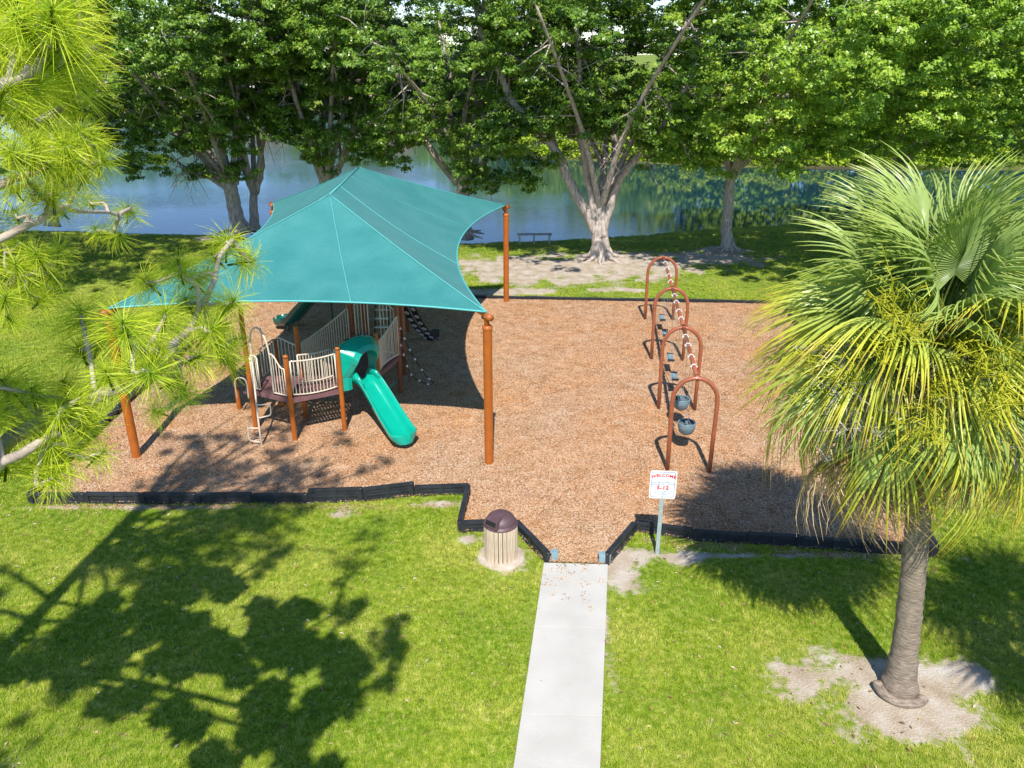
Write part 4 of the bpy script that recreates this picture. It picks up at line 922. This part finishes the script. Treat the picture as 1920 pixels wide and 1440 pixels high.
oak('slim twin stemmed oak close behind the leaning shore oak', [([(478, 432), (476, 395), (476, 360)], .26, .2, 0)],
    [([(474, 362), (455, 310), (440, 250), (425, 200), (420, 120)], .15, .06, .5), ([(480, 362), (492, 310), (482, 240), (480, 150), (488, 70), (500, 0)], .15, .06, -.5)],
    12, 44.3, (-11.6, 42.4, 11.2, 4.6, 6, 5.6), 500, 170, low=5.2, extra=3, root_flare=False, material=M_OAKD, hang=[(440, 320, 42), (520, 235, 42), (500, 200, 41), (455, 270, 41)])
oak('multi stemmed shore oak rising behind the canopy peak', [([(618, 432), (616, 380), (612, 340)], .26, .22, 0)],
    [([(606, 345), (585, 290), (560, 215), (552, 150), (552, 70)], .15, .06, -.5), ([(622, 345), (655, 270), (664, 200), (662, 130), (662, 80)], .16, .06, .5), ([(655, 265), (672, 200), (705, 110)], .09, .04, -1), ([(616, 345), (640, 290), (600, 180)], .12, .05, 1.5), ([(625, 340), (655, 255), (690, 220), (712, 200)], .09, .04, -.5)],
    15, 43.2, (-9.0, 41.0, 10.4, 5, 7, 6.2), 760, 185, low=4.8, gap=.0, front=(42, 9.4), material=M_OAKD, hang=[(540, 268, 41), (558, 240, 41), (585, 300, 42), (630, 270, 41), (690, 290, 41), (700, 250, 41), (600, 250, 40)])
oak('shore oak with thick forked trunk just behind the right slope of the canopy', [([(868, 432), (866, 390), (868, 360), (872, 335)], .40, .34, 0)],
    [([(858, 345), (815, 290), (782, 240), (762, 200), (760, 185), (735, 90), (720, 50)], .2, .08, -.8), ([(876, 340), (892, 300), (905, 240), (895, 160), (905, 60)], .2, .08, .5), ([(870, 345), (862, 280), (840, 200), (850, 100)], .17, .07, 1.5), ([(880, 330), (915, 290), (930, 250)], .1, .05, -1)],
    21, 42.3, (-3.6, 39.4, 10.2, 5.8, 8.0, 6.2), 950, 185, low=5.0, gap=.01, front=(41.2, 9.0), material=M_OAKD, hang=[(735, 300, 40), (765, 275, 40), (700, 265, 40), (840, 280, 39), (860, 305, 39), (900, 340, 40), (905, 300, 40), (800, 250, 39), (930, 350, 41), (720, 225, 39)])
oak('oak with straight pale trunk and one arm reaching right, beyond the swings', [([(1365, 469), (1362, 430), (1366, 370), (1372, 325)], .27, .22, 0)],
    [([(1368, 345), (1392, 310), (1430, 282), (1468, 255), (1500, 200), (1540, 130)], .17, .06, -1.0), ([(1370, 330), (1362, 280), (1372, 200), (1400, 100)], .17, .07, .8), ([(1440, 290), (1470, 300), (1510, 275), (1530, 250)], .09, .04, -1)],
    27, 38.9, (11.8, 34.8, 10.0, 6.2, 8.8, 6.2), 1150, 195, low=4.7, gap=.01, hang=[(1265, 285, 36), (1300, 300, 36), (1335, 290, 36), (1400, 270, 35), (1440, 300, 35), (1490, 290, 35), (1550, 285, 35), (1345, 315, 37), (1280, 250, 35)])
oak('dense oak behind the palm, its stems half hidden by palm fronds', [([(1692, 420), (1690, 360), (1688, 300)], .34, .28, 0)],
    [([(1684, 310), (1660, 270), (1622, 235)], .14, .06, -1), ([(1690, 305), (1683, 250), (1690, 200), (1680, 120)], .2, .08, .5)],
    31, 43.0, (19.6, 36.0, 9.9, 6.6, 8.8, 6.6), 1200, 195, low=4.4, gap=-.01, hang=[(1600, 285, 36), (1560, 240, 36), (1640, 250, 36), (1760, 290, 36), (1820, 270, 36)])
oak('dense oak at the right edge of the view beyond the palm', [([(1960, 420), (1955, 350), (1950, 300)], .34, .28, 0)],
    [([(1945, 300), (1900, 230), (1860, 150)], .18, .07, -1)],
    37, 41.0, (26.4, 35.5, 9.4, 6.0, 7.4, 6.6), 850, 160, low=3.4, gap=-.01, root_flare=False)
oak('dark oak at the left edge of the view behind the pine', [([(100, 430), (95, 360), (90, 300)], .3, .25, 0)],
    [([(90, 310), (130, 240), (190, 160)], .18, .07, -1), ([(90, 310), (40, 240), (20, 160)], .18, .07, 1)],
    41, 45.0, (-25.0, 38.6, 9.8, 6.6, 8.6, 6.2), 800, 140, low=4.8, gap=0, material=M_OAKD, root_flare=False)
# an oak left of the frame, whose shade falls on the left lawn
oak('shade oak just left of the view by the left lawn', [([(-330, 620), (-320, 500), (-310, 420)], .35, .28, 0)],
    [([(-310, 430), (-280, 330), (-260, 250)], .18, .07, -1)], 43, 29.0, (-20.2, 28.6, 10.6, 5.8, 6.2, 2.9), 420, 130, low=7.4, gap=-.02, root_flare=False)

def far_tree(x, y, h, r, label, seed, material=None, low=.5, n=70, group='trees along the far bank', leaf=.34, per=34):
    rs = np.random.RandomState(seed); root = thing('bank_tree', label, 'tree', group, (x, y, 0)); mb = MB(); k = 4
    for i in range(k):
        a = i*1.6+rs.rand(); mb.tube([(0, 0, -.3), (.15*math.cos(a), .15*math.sin(a), h*.3), (r*.5*math.cos(a), r*.5*math.sin(a), h*.68)], [.22+h*.008, .16, .06], 7)
    mb.build('trunk', M_BARK, root, smooth=True); c = []
    while len(c) < n:
        v = rs.normal(size=3); v /= np.linalg.norm(v); q = .55+.5*rs.rand(); z = h*.55+v[2]*h*.47*q; w = 1.0-.35*max(0, (z/h-.55))
        if z > low: c.append((v[0]*r*q*w, v[1]*r*q*w, z))
    foliage('crown', c, per, rs.uniform(.7, 1.3, n)*r*.26, leaf, material or M_FAR, root, seed+3, outward=(0, 0, h*.4), flat=.8)
rs = random.Random(8)
BT = [(-60, 0, 'bank tree at the far left end of the far bank'), (-50, 14, 'bank tree beside the white walled house across the lake'), (-37, 20, 'lone lawn tree between the two houses across the lake'), (-25, 6, 'bank tree at the water in front of the salmon house, left side'), (-17, 24, 'taller tree behind the roof of the salmon house'), (-9.5, 3, 'bank tree right of the salmon house, seen above the canopy peak'), (-4, 3, 'bank tree seen above the right slope of the canopy'), (1.5, 3, 'bank tree seen just left of the big pale limbed oak'), (7, 3, 'bank tree directly behind the big pale limbed oak'),
      (13, 2.5, 'bank tree seen between the big oak and the straight pale oak'), (19, 2.5, 'bank tree directly behind the straight pale oak'), (25.5, 2.5, 'bank tree seen right of the straight pale oak'), (32, 2.5, 'bank tree behind the dense oak beyond the palm'), (39, 2.5, 'bank tree at the right end of the far bank')]
for i, (x, dy, lab) in enumerate(BT):
    far_tree(x, float(np.interp(x, *SH_F))+3.5+dy, rs.uniform(3.8, 4.8) if -10 < x < 15 else rs.uniform(9, 12), rs.uniform(3.8, 5.2), lab, 100+i, n=110 if x > -10 else 70, per=46 if x > -10 else 30, leaf=.30 if x > -10 else .42)
def wood():
    r = np.random.RandomState(77); c = []; lo = Vector((20, 85, 0))
    while len(c) < 2600:
        x = r.uniform(-95, 75); yb = float(np.interp(x, *SH_F)); d = 2.5+15*r.rand()**1.5 if x > -11 else r.uniform(38, 52); z = r.uniform(.2, 17)
        if z > 11+7*float(vnoise(x, 3, .16))-(9.5 if -10 < x < 15 else 0): continue
        c.append((x, yb+d, z))
    o = foliage('far_wood', c, 56, r.uniform(1.3, 2.4, len(c)), .5, M_FAR, None, 88, outward=(0, 140, 0)); tag(o, 'dense green wood beyond the far bank of the lake', 'wood', kind='stuff')
wood()
# low sunlit scrub on the far waterline
def scrub():
    r_ = np.random.RandomState(500); c = []; rr = []
    for x in np.arange(-3, 42, .16):
        yb = float(np.interp(x, *SH_F)); h = .6+1.6*float(vnoise(x, 9, .5)); c.append((x+r_.normal()*.3, yb+.6+abs(r_.normal())*.8, -.35+h*r_.rand())); rr.append(r_.uniform(.4, .8))
    tag(foliage('shore_scrub', c, 60, np.array(rr), .24, M_YEL, None, 600), 'low yellow green scrub along the far waterline', 'scrub', kind='stuff')
scrub()

# ---------------------------------------------------------------- houses across the lake
def house(x, y, w, d, h, rz, wall, roofc, label):
    root = thing('lake_house', label, 'house', None, (x, y, 0), rz); q = MB(); q.box((0, 0, h/2), (w, d, h)); q.build('wall', wall, root)
    q = MB(); e = .6; a = [(-w/2-e, -d/2-e, h), (w/2+e, -d/2-e, h), (w/2+e, d/2+e, h), (-w/2-e, d/2+e, h), (-w/2+d/2, 0, h+d*.28), (w/2-d/2, 0, h+d*.28)]
    q.add(a, [(0, 1, 5, 4), (1, 2, 5), (2, 3, 4, 5), (3, 0, 4), (0, 3, 2, 1)]); q.build('roof', roofc, root)
    gl = mat('window_glass', (.03, .05, .07), (.02, .03, .05), 2, .1); wf = mat('window_frame_white', (.75, .75, .75), (.7, .7, .7), 2, .5)
    n = int(w/3.2)
    for i in range(n):
        xx = -w/2+(i+.5)*w/n; f = MB(); f.box((xx, -d/2-.02, 1.6), (1.5, .08, 1.5)); fo = f.build('window', wf, root); g = MB(); g.box((xx, -d/2-.07, 1.6), (1.25, .03, 1.25)); g.build('pane', gl, fo)
pk = mat('salmon_stucco', (.52, .34, .27), (.46, .30, .24), 3, .9); rf = mat('brown_shingles', (.22, .13, .11), (.15, .09, .08), 6, .9, .4, 30); st = mat('white_stucco', (.70, .68, .65), (.62, .6, .57), 3, .9)
house(-13.5, 137, 22, 11, 3.4, rad(-8), pk, rf, 'salmon walled house across the lake, glimpsed through the oaks above the canopy')
house(-46, 148, 20, 11, 3.2, rad(6), st, rf, 'white walled house across the lake at the far left')

# ---------------------------------------------------------------- sabal palms
def frond_mesh(seed, state):
    """costapalmate fan: petiole along +x then blade; state 0 green, 1 yellow tipped, 2 dead brown"""
    R = np.random.RandomState(seed); V = []; F = []; T = []; MI = []
    pl = 1.0 if state < 2 else .95; drop = [.10, .35, .5][state]
    mb = MB(); pts = [Vector((t*pl, 0, .04*math.sin(t*3.14)-drop*.25*t*t*pl)) for t in [i/5 for i in range(6)]]; mb.tube(pts, [.022, .018, .015, .013, .011, .010], 5); nv = len(mb.v); V = [tuple(v) for v in mb.v]; F = [tuple(f) for f in mb.f]; T = [.35]*nv
    o = pts[-1]; n = 58
    for i in range(n):
        u = (i+.5)/n*2-1; ang = u*rad(132)+R.normal()*.02; cst = .36*(1-abs(u))**1.2   # costa pushes the mid segments outward
        org = o+Vector((cst, 0, -.35*cst*cst-(.05*cst))); L = (1.16-.34*abs(u)**2)*R.uniform(.84, 1.10)*(1.0 if state < 2 else .82)
        d = Vector((math.cos(ang), math.sin(ang), 0)); K = 8; w0 = .030; fold = .014; side = Vector((-d.y, d.x, 0)); z0 = org.z; dr = R.uniform(.75, 1.25)
        sw = R.normal()*.16; prev = None
        for k in range(K+1):
            t = k/K; fused = .36; ww = w0*(.35+1.6*t/fused*.65) if t < fused else w0*1.4*(1-(t-fused)/(1-fused))**.75+.0015
            if state == 2: ww *= .65
            droop = (max(0, t-.32)**2)*(.62 if state == 0 else 1.15)*L*dr+(.10 if state == 0 else .25)*t*t*L+abs(u)*t*.22*L
            c = org+d*(L*(t-.16*max(0, t-.4)**1.5*dr)); cup = abs(u)**2*.0
            c = Vector((c.x, c.y, z0-droop+.10*(1-abs(u))*t*(1-t)))
            if state == 2: c += Vector((R.normal()*.02*t, R.normal()*.03*t, R.normal()*.02*t))
            c += side*(sw*max(0, t-.4)**1.5)
            a = c+side*ww*.5; b = c-side*ww*.5; m_ = c+Vector((0, 0, fold*(1 if t < .9 else .3)))
            idx = len(V); V += [tuple(a), tuple(m_), tuple(b)]; tv = {0: .30+.14*t+.12*max(0, t-.8)*3, 1: .42+.40*t**2.2, 2: .86+.1*t}[state]+R.normal()*.012; T += [tv]*3
            if prev is not None: F += [(prev, prev+1, idx+1, idx), (prev+1, prev+2, idx+2, idx+1)]
            prev = idx
    me = bpy.data.meshes.new('frond'); me.from_pydata(V, [], F); me.materials.append(M_PALM)
    a = me.attributes.new('tint', 'FLOAT', 'POINT'); a.data.foreach_set('value', T); return me
M_PALM = leaf_material('palm_frond', [(0, (.05, .10, .03)), (.30, (.29, .40, .13)), (.5, (.42, .50, .10)), (.66, (.58, .56, .05)), (.78, (.48, .32, .045)), (.88, (.38, .24, .11)), (1, (.56, .44, .29))], .28, .38, .5, (1.15, 1.25, .55))
FR = {s: [frond_mesh(20+s*10+i, s) for i in range(4 if s == 0 else 3)] for s in (0, 1, 2)}
M_FLOW = leaf_material('palm_flower', [(0, (.40, .44, .02)), (1, (.55, .52, .05))], .3, .6, .2, (1, 1, .5)); M_OLDF = leaf_material('dead_flower_stalk', [(0, (.32, .27, .24)), (1, (.50, .46, .43))], .1, .8, .2, (1, 1, 1))
def spray_mesh(seed, m, L=1.3, n=26):
    R = random.Random(seed); mb = MB(); main = bez([(0, 0, 0), (L*.35, 0, .12), (L*.7, 0, .02), (L, 0, -.3)], 5); mb.tube(main, [lerp(.016, .004, i/(len(main)-1)) for i in range(len(main))], 5)
    for i in range(n):
        t = .3+.7*i/n; p = main[int(t*(len(main)-1))]; a = R.uniform(0, 6.28); d = Vector((.7, math.cos(a)*.8, math.sin(a)*.7)).normalized(); l = R.uniform(.2, .42); e = p+d*l-Vector((0, 0, .12)); mb.tube([p, p.lerp(e, .5)+Vector((0, 0, .05)), e], [.006, .005, .003], 3)
        for q in range(9):
            b = p.lerp(e, .2+.8*q/9); d2 = Vector((R.gauss(.2, .6), R.gauss(0, .8), R.gauss(-.2, .6))).normalized()*R.uniform(.05, .13); mb.tube([b, b+d2], [.005, .0025], 3, caps=False)
    me = mb.mesh('flower_spray', m); a = me.attributes.new('tint', 'FLOAT', 'POINT'); a.data.foreach_set('value', [R.random() for _ in me.vertices]); return me
SPR = [spray_mesh(1, M_FLOW), spray_mesh(2, M_FLOW)]; SPO = [spray_mesh(3, M_OLDF, 1.2, 20), spray_mesh(4, M_OLDF, 1.0, 16)]
M_PTRUNK = mat('palm_trunk', (.36, .285, .22), (.17, .13, .10), 9, .95, 1.0, 30, detail=8, stretch=(1, 1, 5))
def palm(base, top, label, seed, n_green=80, nd=27, r0=.19):
    R = random.Random(seed); root = thing('sabal_palm', label, 'palm', None, (base.x, base.y, 0)); t = top-Vector((base.x, base.y, 0)); mb = MB()
    K = 86; V = []; F = []; n = 28
    for i in range(K+1):
        u = i/K; c = Vector((t.x*(u**1.3), t.y*u, -.1+(t.z+.1)*u)); r = r0*(1-.20*u)+(.13*math.exp(-u*16)); r *= 1+.03*math.sin(i*2.1)+.02*math.sin(i*.9)+(.05 if 2 < i < 4 else 0)
        if u > .80: r *= 1+.25*(u-.8)
        for j in range(n):
            a = 2*math.pi*j/n; rr = r*(1+.02*math.sin(j*3+i*1.7)+.06*(R.random()-.5)); V.append(c+Vector((rr*math.cos(a), rr*math.sin(a), .012*math.sin(a*2+i))))
    F = [(i*n+j, i*n+(j+1) % n, (i+1)*n+(j+1) % n, (i+1)*n+j) for i in range(K) for j in range(n)]; mb.add(V, F); mb.build('trunk', M_PTRUNK, root, smooth=True)
    # raised rim where the old trunk base flares out, and loose fibres
    q = MB(); q.tube(bez([(-.36, .05, .10), (-.33, -.18, .06), (-.15, -.35, .05), (.10, -.36, .05), (.27, -.24, .05)], 5), [.05]+[.085]*19+[.04], 8, flat=.7); q.build('root_collar', M_PTRUNK, root, smooth=True)
    bt = MB()
    for i in range(46):
        a = R.random()*6.28; z = t.z-R.uniform(.1, 1.5); u = z/t.z; c = Vector((t.x*u**1.3, t.y*u, z)); d = Vector((math.cos(a), math.sin(a), 0)); bt.tube([c+d*.18, c+d*.30+Vector((0, 0, .2)), c+d*.36+Vector((0, 0, .42))], [.035, .03, .02], 4, flat=.4)
    bt.build('leaf_boots', M_PTRUNK, root)
    def place(me, az, el, roll, name, off=0, s=1.0, lab=None):
        o = obj(name, me, root); a, e = az, el
        d = Vector((math.cos(a)*math.cos(e), math.sin(a)*math.cos(e), math.sin(e))); side = Vector((-math.sin(a), math.cos(a), 0)); up = d.cross(side)
        M = Matrix((d, side, up)).transposed().to_4x4() @ Matrix.Rotation(roll, 4, 'X'); pos = t+Vector((0, 0, -off))+Vector((math.cos(a), math.sin(a), 0))*.10
        o.matrix_local = Matrix.Translation(pos) @ M @ Matrix.Scale(s, 4)
        if lab: o['label'] = lab
        return o
    ga = 2.39996
    for i in range(n_green):
        u = (i+.5)/n_green; el = rad(lerp(86, -38, u**.95))+R.gauss(0, .13); az = i*ga+R.gauss(0, .15); st = 0 if u < .38 else (1 if R.random() < .9 else 0)
        place(R.choice(FR[st]), az, el, R.gauss(0, .55 if u < .5 else .3), 'frond', off=u*.45-.1, s=R.uniform(.86, 1.03), lab='yellowing frond' if st == 1 else None)
    for i in range(nd):
        az = i*ga*1.3+R.random(); place(R.choice(FR[2]), az, rad(R.uniform(-62, -24)), R.gauss(0, .4), 'frond', off=.5+R.random()*.35, s=R.uniform(.85, 1.05), lab='dead brown frond hanging down')
    return root, place, t
rt, place, t = palm(Vector((6.1, 9.88, 0)), Vector((5.52, 10.05, 5.8)), 'leafy sabal palm with yellow flowers and dead hanging fronds on the right lawn', 5)
for az, el, s, k, nm in ((245, -2, 1.2, 1, 'y'), (265, 12, 1.2, 0, 'y'), (290, 0, 1.25, 1, 'y'), (310, 18, 1.2, 0, 'y'), (325, -8, 1.2, 1, 'y'), (215, 10, 1.2, 1, 'y'), (285, -22, 1.2, 0, 'o'), (305, -18, 1.25, 1, 'o'), (205, -32, 1.3, 0, 'o'), (240, -14, 1.2, 1, 'o'), (190, -20, 1.2, 1, 'o')):
    for j in range(3): place((SPR if nm == 'y' else SPO)[k], rad(az+j*9), rad(el+j*7), j*2, 'flower_spray', off=.05, s=s*(1.3 if nm == 'y' else 1.2), lab='yellow green flower spray' if nm == 'y' else 'dead grey flower stalk')
palm(Vector((9.4, 6.3, 0)), Vector((9.2, 6.4, 6.3)), 'sabal palm just right of the view, shading the lower right lawn', 6, 34, 4)

# ---------------------------------------------------------------- pines in the left foreground
M_NEEDLE = leaf_material('pine_needles', [(0, (.10, .17, .012)), (.3, (.28, .42, .02)), (.7, (.56, .64, .03)), (1, (.74, .72, .09))], .35, .45, .35, (1.15, 1.2, .5))
M_PBARK = mat('pine_bark', (.36, .29, .25), (.18, .13, .11), 6, .92, .7, 30, stretch=(2, 2, .8)); M_PTWIG = mat('pine_twig', (.50, .43, .37), (.34, .27, .22), 9, .9, .3)
def tuft(seed, n=205, L=.225):
    R = np.random.RandomState(seed); V = []; F = []; T = []
    for i in range(n):
        az = R.rand()*6.283; th = math.acos(1-R.rand()**.9*1.35); base = Vector((0, 0, R.uniform(-.10, .03))); d = Vector((math.sin(th)*math.cos(az), math.sin(th)*math.sin(az), math.cos(th))); l = L*R.uniform(.75, 1.1); w = .0016
        sd_ = d.cross(Vector((R.normal(), R.normal(), R.normal()))).normalized(); tb = R.rand()*.35; prev = None
        for k in range(4):
            t = k/3; p = base+d*l*t-Vector((0, 0, .055*t*t)); ww = w*(1 if k < 3 else .3); j = len(V); V += [tuple(p+sd_*ww), tuple(p-sd_*ww)]; T += [tb+.15+.5*t]*2
            if prev is not None: F.append((prev, prev+1, j+1, j))
            prev = j
    # short woody shoot with a bud
    mb = MB(); mb.tube([(0, 0, -.16), (0, 0, 0), (0, 0, .035)], [.009, .008, .004], 6); o = len(V); V += mb.v; F += [tuple(i+o for i in f) for f in mb.f]; T += [.0]*len(mb.v)
    me = bpy.data.meshes.new('needle_tuft'); me.from_pydata(V, [], F); me.materials.append(M_NEEDLE); a = me.attributes.new('tint', 'FLOAT', 'POINT'); a.data.foreach_set('value', T); return me
TUFT = [tuft(i) for i in range(5)]
def build_pine():
    R = random.Random(77); bx, by = -8.4, 5.0
    root = thing('pine_tree', 'long needled pine whose yellow green branches reach into the left foreground', 'pine', None, (bx, by, 0)); off = Vector((bx, by, 0)); mb = MB()
    trunk = bez([(bx, by, -.1), (bx-.1, by+.2, 4), (bx+.05, by+.35, 8), (bx+.3, by+.8, 11.5), (bx+.5, by+1.0, 14)], 6); mb.tube([p-off for p in trunk], [lerp(.24, .07, i/(len(trunk)-1)) for i in range(len(trunk))], 14)
    mb.build('trunk', M_PBARK, root, smooth=True)
    cnt = [0]
    def add_tuft(p, d, s=1.0):
        if cnt[0] > 290: return
        cnt[0] += 1; o = obj('needle_tuft', R.choice(TUFT), root); q = d.normalized().to_track_quat('Z', 'Y'); o.rotation_mode = 'QUATERNION'; o.rotation_quaternion = q @ Matrix.Rotation(R.random()*6.28, 3, 'Z').to_quaternion(); o.location = p-off; o.scale = (s, s, s)
    def at_h(h): 
        return min(trunk, key=lambda p: abs(p.z-h))
    def branch(pts, tufts, r0=.055, side=3):
        """limb from the trunk through pts (px,py,z); tufts: (px,py,z[,s]) each joined by a twig to the closest point of the limb"""
        P = [zp(*p) for p in pts]; s = at_h(P[0].z-.6); P = bez([s, s.lerp(P[0], .5)+Vector((0, 0, .15))]+P, 5); n = len(P)
        q = MB(); q.tube([p-off+Vector((R.uniform(-.012, .012), R.uniform(-.012, .012), R.uniform(-.012, .012))) for p in P], [lerp(r0, .012, (i/(n-1))**.7) for i in range(n)], 8); br = q.build('branch', M_PTWIG, root, smooth=True); tw = MB(); ends = list(P)
        for t in tufts:
            p = zp(*t[:3]); sc = t[3] if len(t) > 3 else 1.0; c = min(ends[3:], key=lambda e: (e-p).length+.5*max(0, (e-P[0]).length-(p-P[0]).length)); d = p-c
            if d.length > 1.3 and R.random() < .5: pass
            m_ = c.lerp(p, .5)-Vector((0, 0, .10*d.length))+Vector((R.uniform(-.05, .05),)*3); m2 = c.lerp(p, .8)-Vector((0, 0, .05*d.length)); line = bez([c, m_, m2, p], 3); tw.tube([v-off for v in line], [lerp(.017, .009, i/(len(line)-1)) for i in range(len(line))], 5)
            ends += line[3:]; dd = (p-m2).normalized()+Vector((0, 0, .75)); add_tuft(p, dd, sc*R.uniform(.78, 1.02))
        if tufts: tag(tw.build('twig', M_PTWIG, br, smooth=True), kind='stuff')
        for p in P[2:int(n*.55)]:       # foliage on the part of the bough outside the view
            for q in range(1 if R.random() < .8 else 2):
                c = p+Vector((R.gauss(0, .35), R.gauss(0, .45), R.gauss(.1, .2))); z = c.y*math.cos(PITCH)+(CAM_H-c.z)*math.sin(PITCH)
                if c.x < -.64*max(z, 0)-.35: near_.append((p, c))
        return P
    near_ = []
    # middle right bough over the canopy corner and the mulch
    branch([(-200, 900, 4.3), (60, 800, 4.35), (180, 745, 4.4), (290, 690, 4.5), (350, 620, 4.8), (395, 540, 5.1), (418, 470, 5.3)],
        [(425, 452, 5.4, 1.1), (470, 490, 5.5), (400, 480, 5.3, .8), (335, 495, 4.7, 1.05), (350, 520, 5.1), (272, 527, 5.2, .95), (152, 590, 4.4, .95), (232, 610, 4.0, 1.05), (310, 590, 4.4), (350, 565, 4.9), (436, 566, 5.0, 1.0), (395, 620, 4.8), (370, 670, 4.7), (300, 660, 4.3), (200, 700, 4.2), (330, 715, 4.5), (280, 700, 4.1), (418, 612, 5.2, .9), (425, 680, 5.2, .9), (410, 650, 5.0, .85), (150, 655, 4.6), (240, 690, 4.4), (380, 520, 5.3, .8), (440, 640, 5.4, .8), (340, 745, 4.7, .8), (290, 770, 4.6, .7), (185, 640, 4.8, .8)], .07)
    branch([(-260, 1000, 3.9), (-60, 905, 4.0), (40, 850, 4.1), (120, 800, 4.3), (170, 760, 4.5)],
        [(10, 720, 4.4), (60, 735, 4.2), (110, 770, 4.2), (150, 745, 4.3), (95, 835, 4.2), (145, 800, 4.4), (15, 860, 4.2), (70, 880, 4.2), (130, 850, 4.3, .9), (-30, 780, 4.0), (10, 770, 4.6), (85, 790, 4.6), (170, 800, 4.7, .9), (120, 720, 4.6, .9), (190, 850, 4.4, .7), (100, 900, 4.2, .8)], .06)
    branch([(-260, 520, 4.9), (-60, 470, 5.1), (60, 420, 5.3), (110, 390, 5.5), (160, 395, 5.9), (225, 400, 6.3)],
        [(240, 392, 6.5, 1.0), (212, 440, 6.4, .8), (165, 375, 6.2, .8), (180, 430, 6.4, .7), (100, 360, 5.3), (110, 395, 5.6, .8), (60, 350, 5.2), (20, 350, 5.0), (30, 400, 5.4, .8), (130, 345, 5.6, .9)], .05)
    branch([(-260, 430, 4.4), (-40, 360, 4.6), (40, 330, 4.8), (110, 300, 5.0), (160, 280, 5.1)],
        [(178, 268, 5.1, 1.0), (190, 305, 5.1, .95), (150, 250, 5.0), (120, 275, 4.9), (95, 250, 5.0, .9), (60, 270, 4.7), (25, 290, 4.6), (140, 310, 5.0), (90, 315, 4.8), (40, 315, 4.9, .9), (5, 270, 4.8), (115, 330, 5.1, .8), (160, 330, 5.3, .8), (-20, 300, 4.6)], .05)
    branch([(-300, 260, 3.1), (-80, 190, 3.2), (30, 150, 3.3), (80, 110, 3.4), (95, 60, 3.4)],
        [(98, 28, 3.2, 1.1), (35, 40, 3.2), (140, 75, 3.6), (70, 80, 3.4), (110, 130, 3.5), (60, 165, 3.4), (150, 165, 3.8, .95), (5, 165, 3.3), (120, 200, 3.8, .8), (30, 205, 3.6, .9), (-30, 60, 3.2), (70, 0, 3.4), (150, 20, 3.8, .9), (10, -20, 3.3), (80, 215, 4.0, .7), (160, 110, 3.9, .85), (-10, 130, 3.6), (120, -30, 3.5), (60, -60, 3.6)], .045)
    # darker lower bough in shade behind
    branch([(-300, 640, 7.4), (-100, 580, 7.6), (0, 540, 7.8), (60, 510, 8.0), (100, 500, 8.2)],
        [(110, 470, 8.0, 1.2), (70, 480, 7.8, 1.2), (30, 500, 7.7, 1.2), (95, 515, 8.1, 1.2), (50, 545, 7.8, 1.2), (10, 560, 7.6, 1.2), (80, 560, 8.0, 1.2), (-20, 500, 7.6, 1.2), (0, 450, 8, 1.2), (40, 455, 8, 1.2), (20, 600, 7.8, 1.1), (100, 545, 8.4, 1.1)], .05)
    # boughs above and beside the view that carry the rest of the crown; their shade falls on the lawn and mulch
    bm_ = MB(); nd = MB(); rs = np.random.RandomState(4); coarse = []
    for k in range(3):
        V = []; F = []
        for i in range(95):
            d = Vector(tuple(rs.normal(size=3))); d.z = d.z*.7+.5; d.normalize(); l = .25*rs.uniform(.75, 1.1); b = Vector((0, 0, rs.uniform(-.1, .03))); sd_ = d.cross(Vector(tuple(rs.normal(size=3)))).normalized()*.0022; o = len(V); m_ = b+d*l*.55-Vector((0, 0, .015)); V += [b-sd_, b+sd_, m_+sd_, m_-sd_, b+d*l-Vector((0, 0, .05))]; F += [(o, o+1, o+2, o+3), (o+3, o+2, o+4)]
        coarse.append((V, F))
    for (p, c) in near_:
        bm_.tube([p-off, p.lerp(c, .6)-off, c-off], [.012, .009, .006], 4)
        for q in range(2): V, F = R.choice(coarse); rot = Matrix.Rotation(R.random()*6.28, 3, 'Z'); nd.add([rot @ Vector(v)+c+Vector((R.gauss(0, .1), R.gauss(0, .1), 0))-off for v in V], F)
    for k in range(42):
        low_ = k < 8
        a = R.uniform(-3.2, -1.2) if low_ else rad(R.uniform(-45, 85) if k < 34 else R.uniform(-85, -20)); h = R.uniform(5.5, 9.5) if low_ else R.uniform(9.6, 12.8); l = R.uniform(1.6, 3.0) if low_ else R.uniform(2.6, 6.0)*(1-(h-9.6)*.10); s = at_h(h); e = s+Vector((math.cos(a)*l, math.sin(a)*l, R.uniform(.5, 1.3)))
        m_ = s.lerp(e, .5)+Vector((R.uniform(-.3, .3), R.uniform(-.3, .3), R.uniform(.0, .5)))
        if not low_: e.z = max(e.z, 10.6); m_.z = max(m_.z, 10.2)
        P = bez([s, m_, e], 7); bm_.tube([p-off+Vector((R.uniform(-.02, .02),)*3) for p in P], [lerp(.075, .014, i/14) for i in range(15)], 6)
        for q in range(5):
            c = P[R.randint(5, 14)]; d = Vector((math.cos(a)+R.gauss(0, .8), math.sin(a)+R.gauss(0, .8), R.gauss(.1, .25))).normalized()*R.uniform(.4, 1.1); bm_.tube([c-off, c+d*.5-off, c+d-off], [.016, .012, .008], 4)
            for w_ in range(4):
                p = c+d*R.uniform(.55, 1.1)+Vector((R.gauss(0, .14), R.gauss(0, .14), R.gauss(.03, .1))); V, F = R.choice(coarse); rot = Matrix.Rotation(R.random()*6.28, 3, 'Z'); nd.add([rot @ (Vector(v)*1.15)+p-off for v in V], F)
    tag(bm_.build('upper_branches', M_PTWIG, root, smooth=True), kind='stuff'); o = nd.build('upper_needles', M_NEEDLE, root); a_ = o.data.attributes.new('tint', 'FLOAT', 'POINT'); a_.data.foreach_set('value', rs.rand(len(nd.v))*.8); tag(o, kind='stuff')
build_pine()
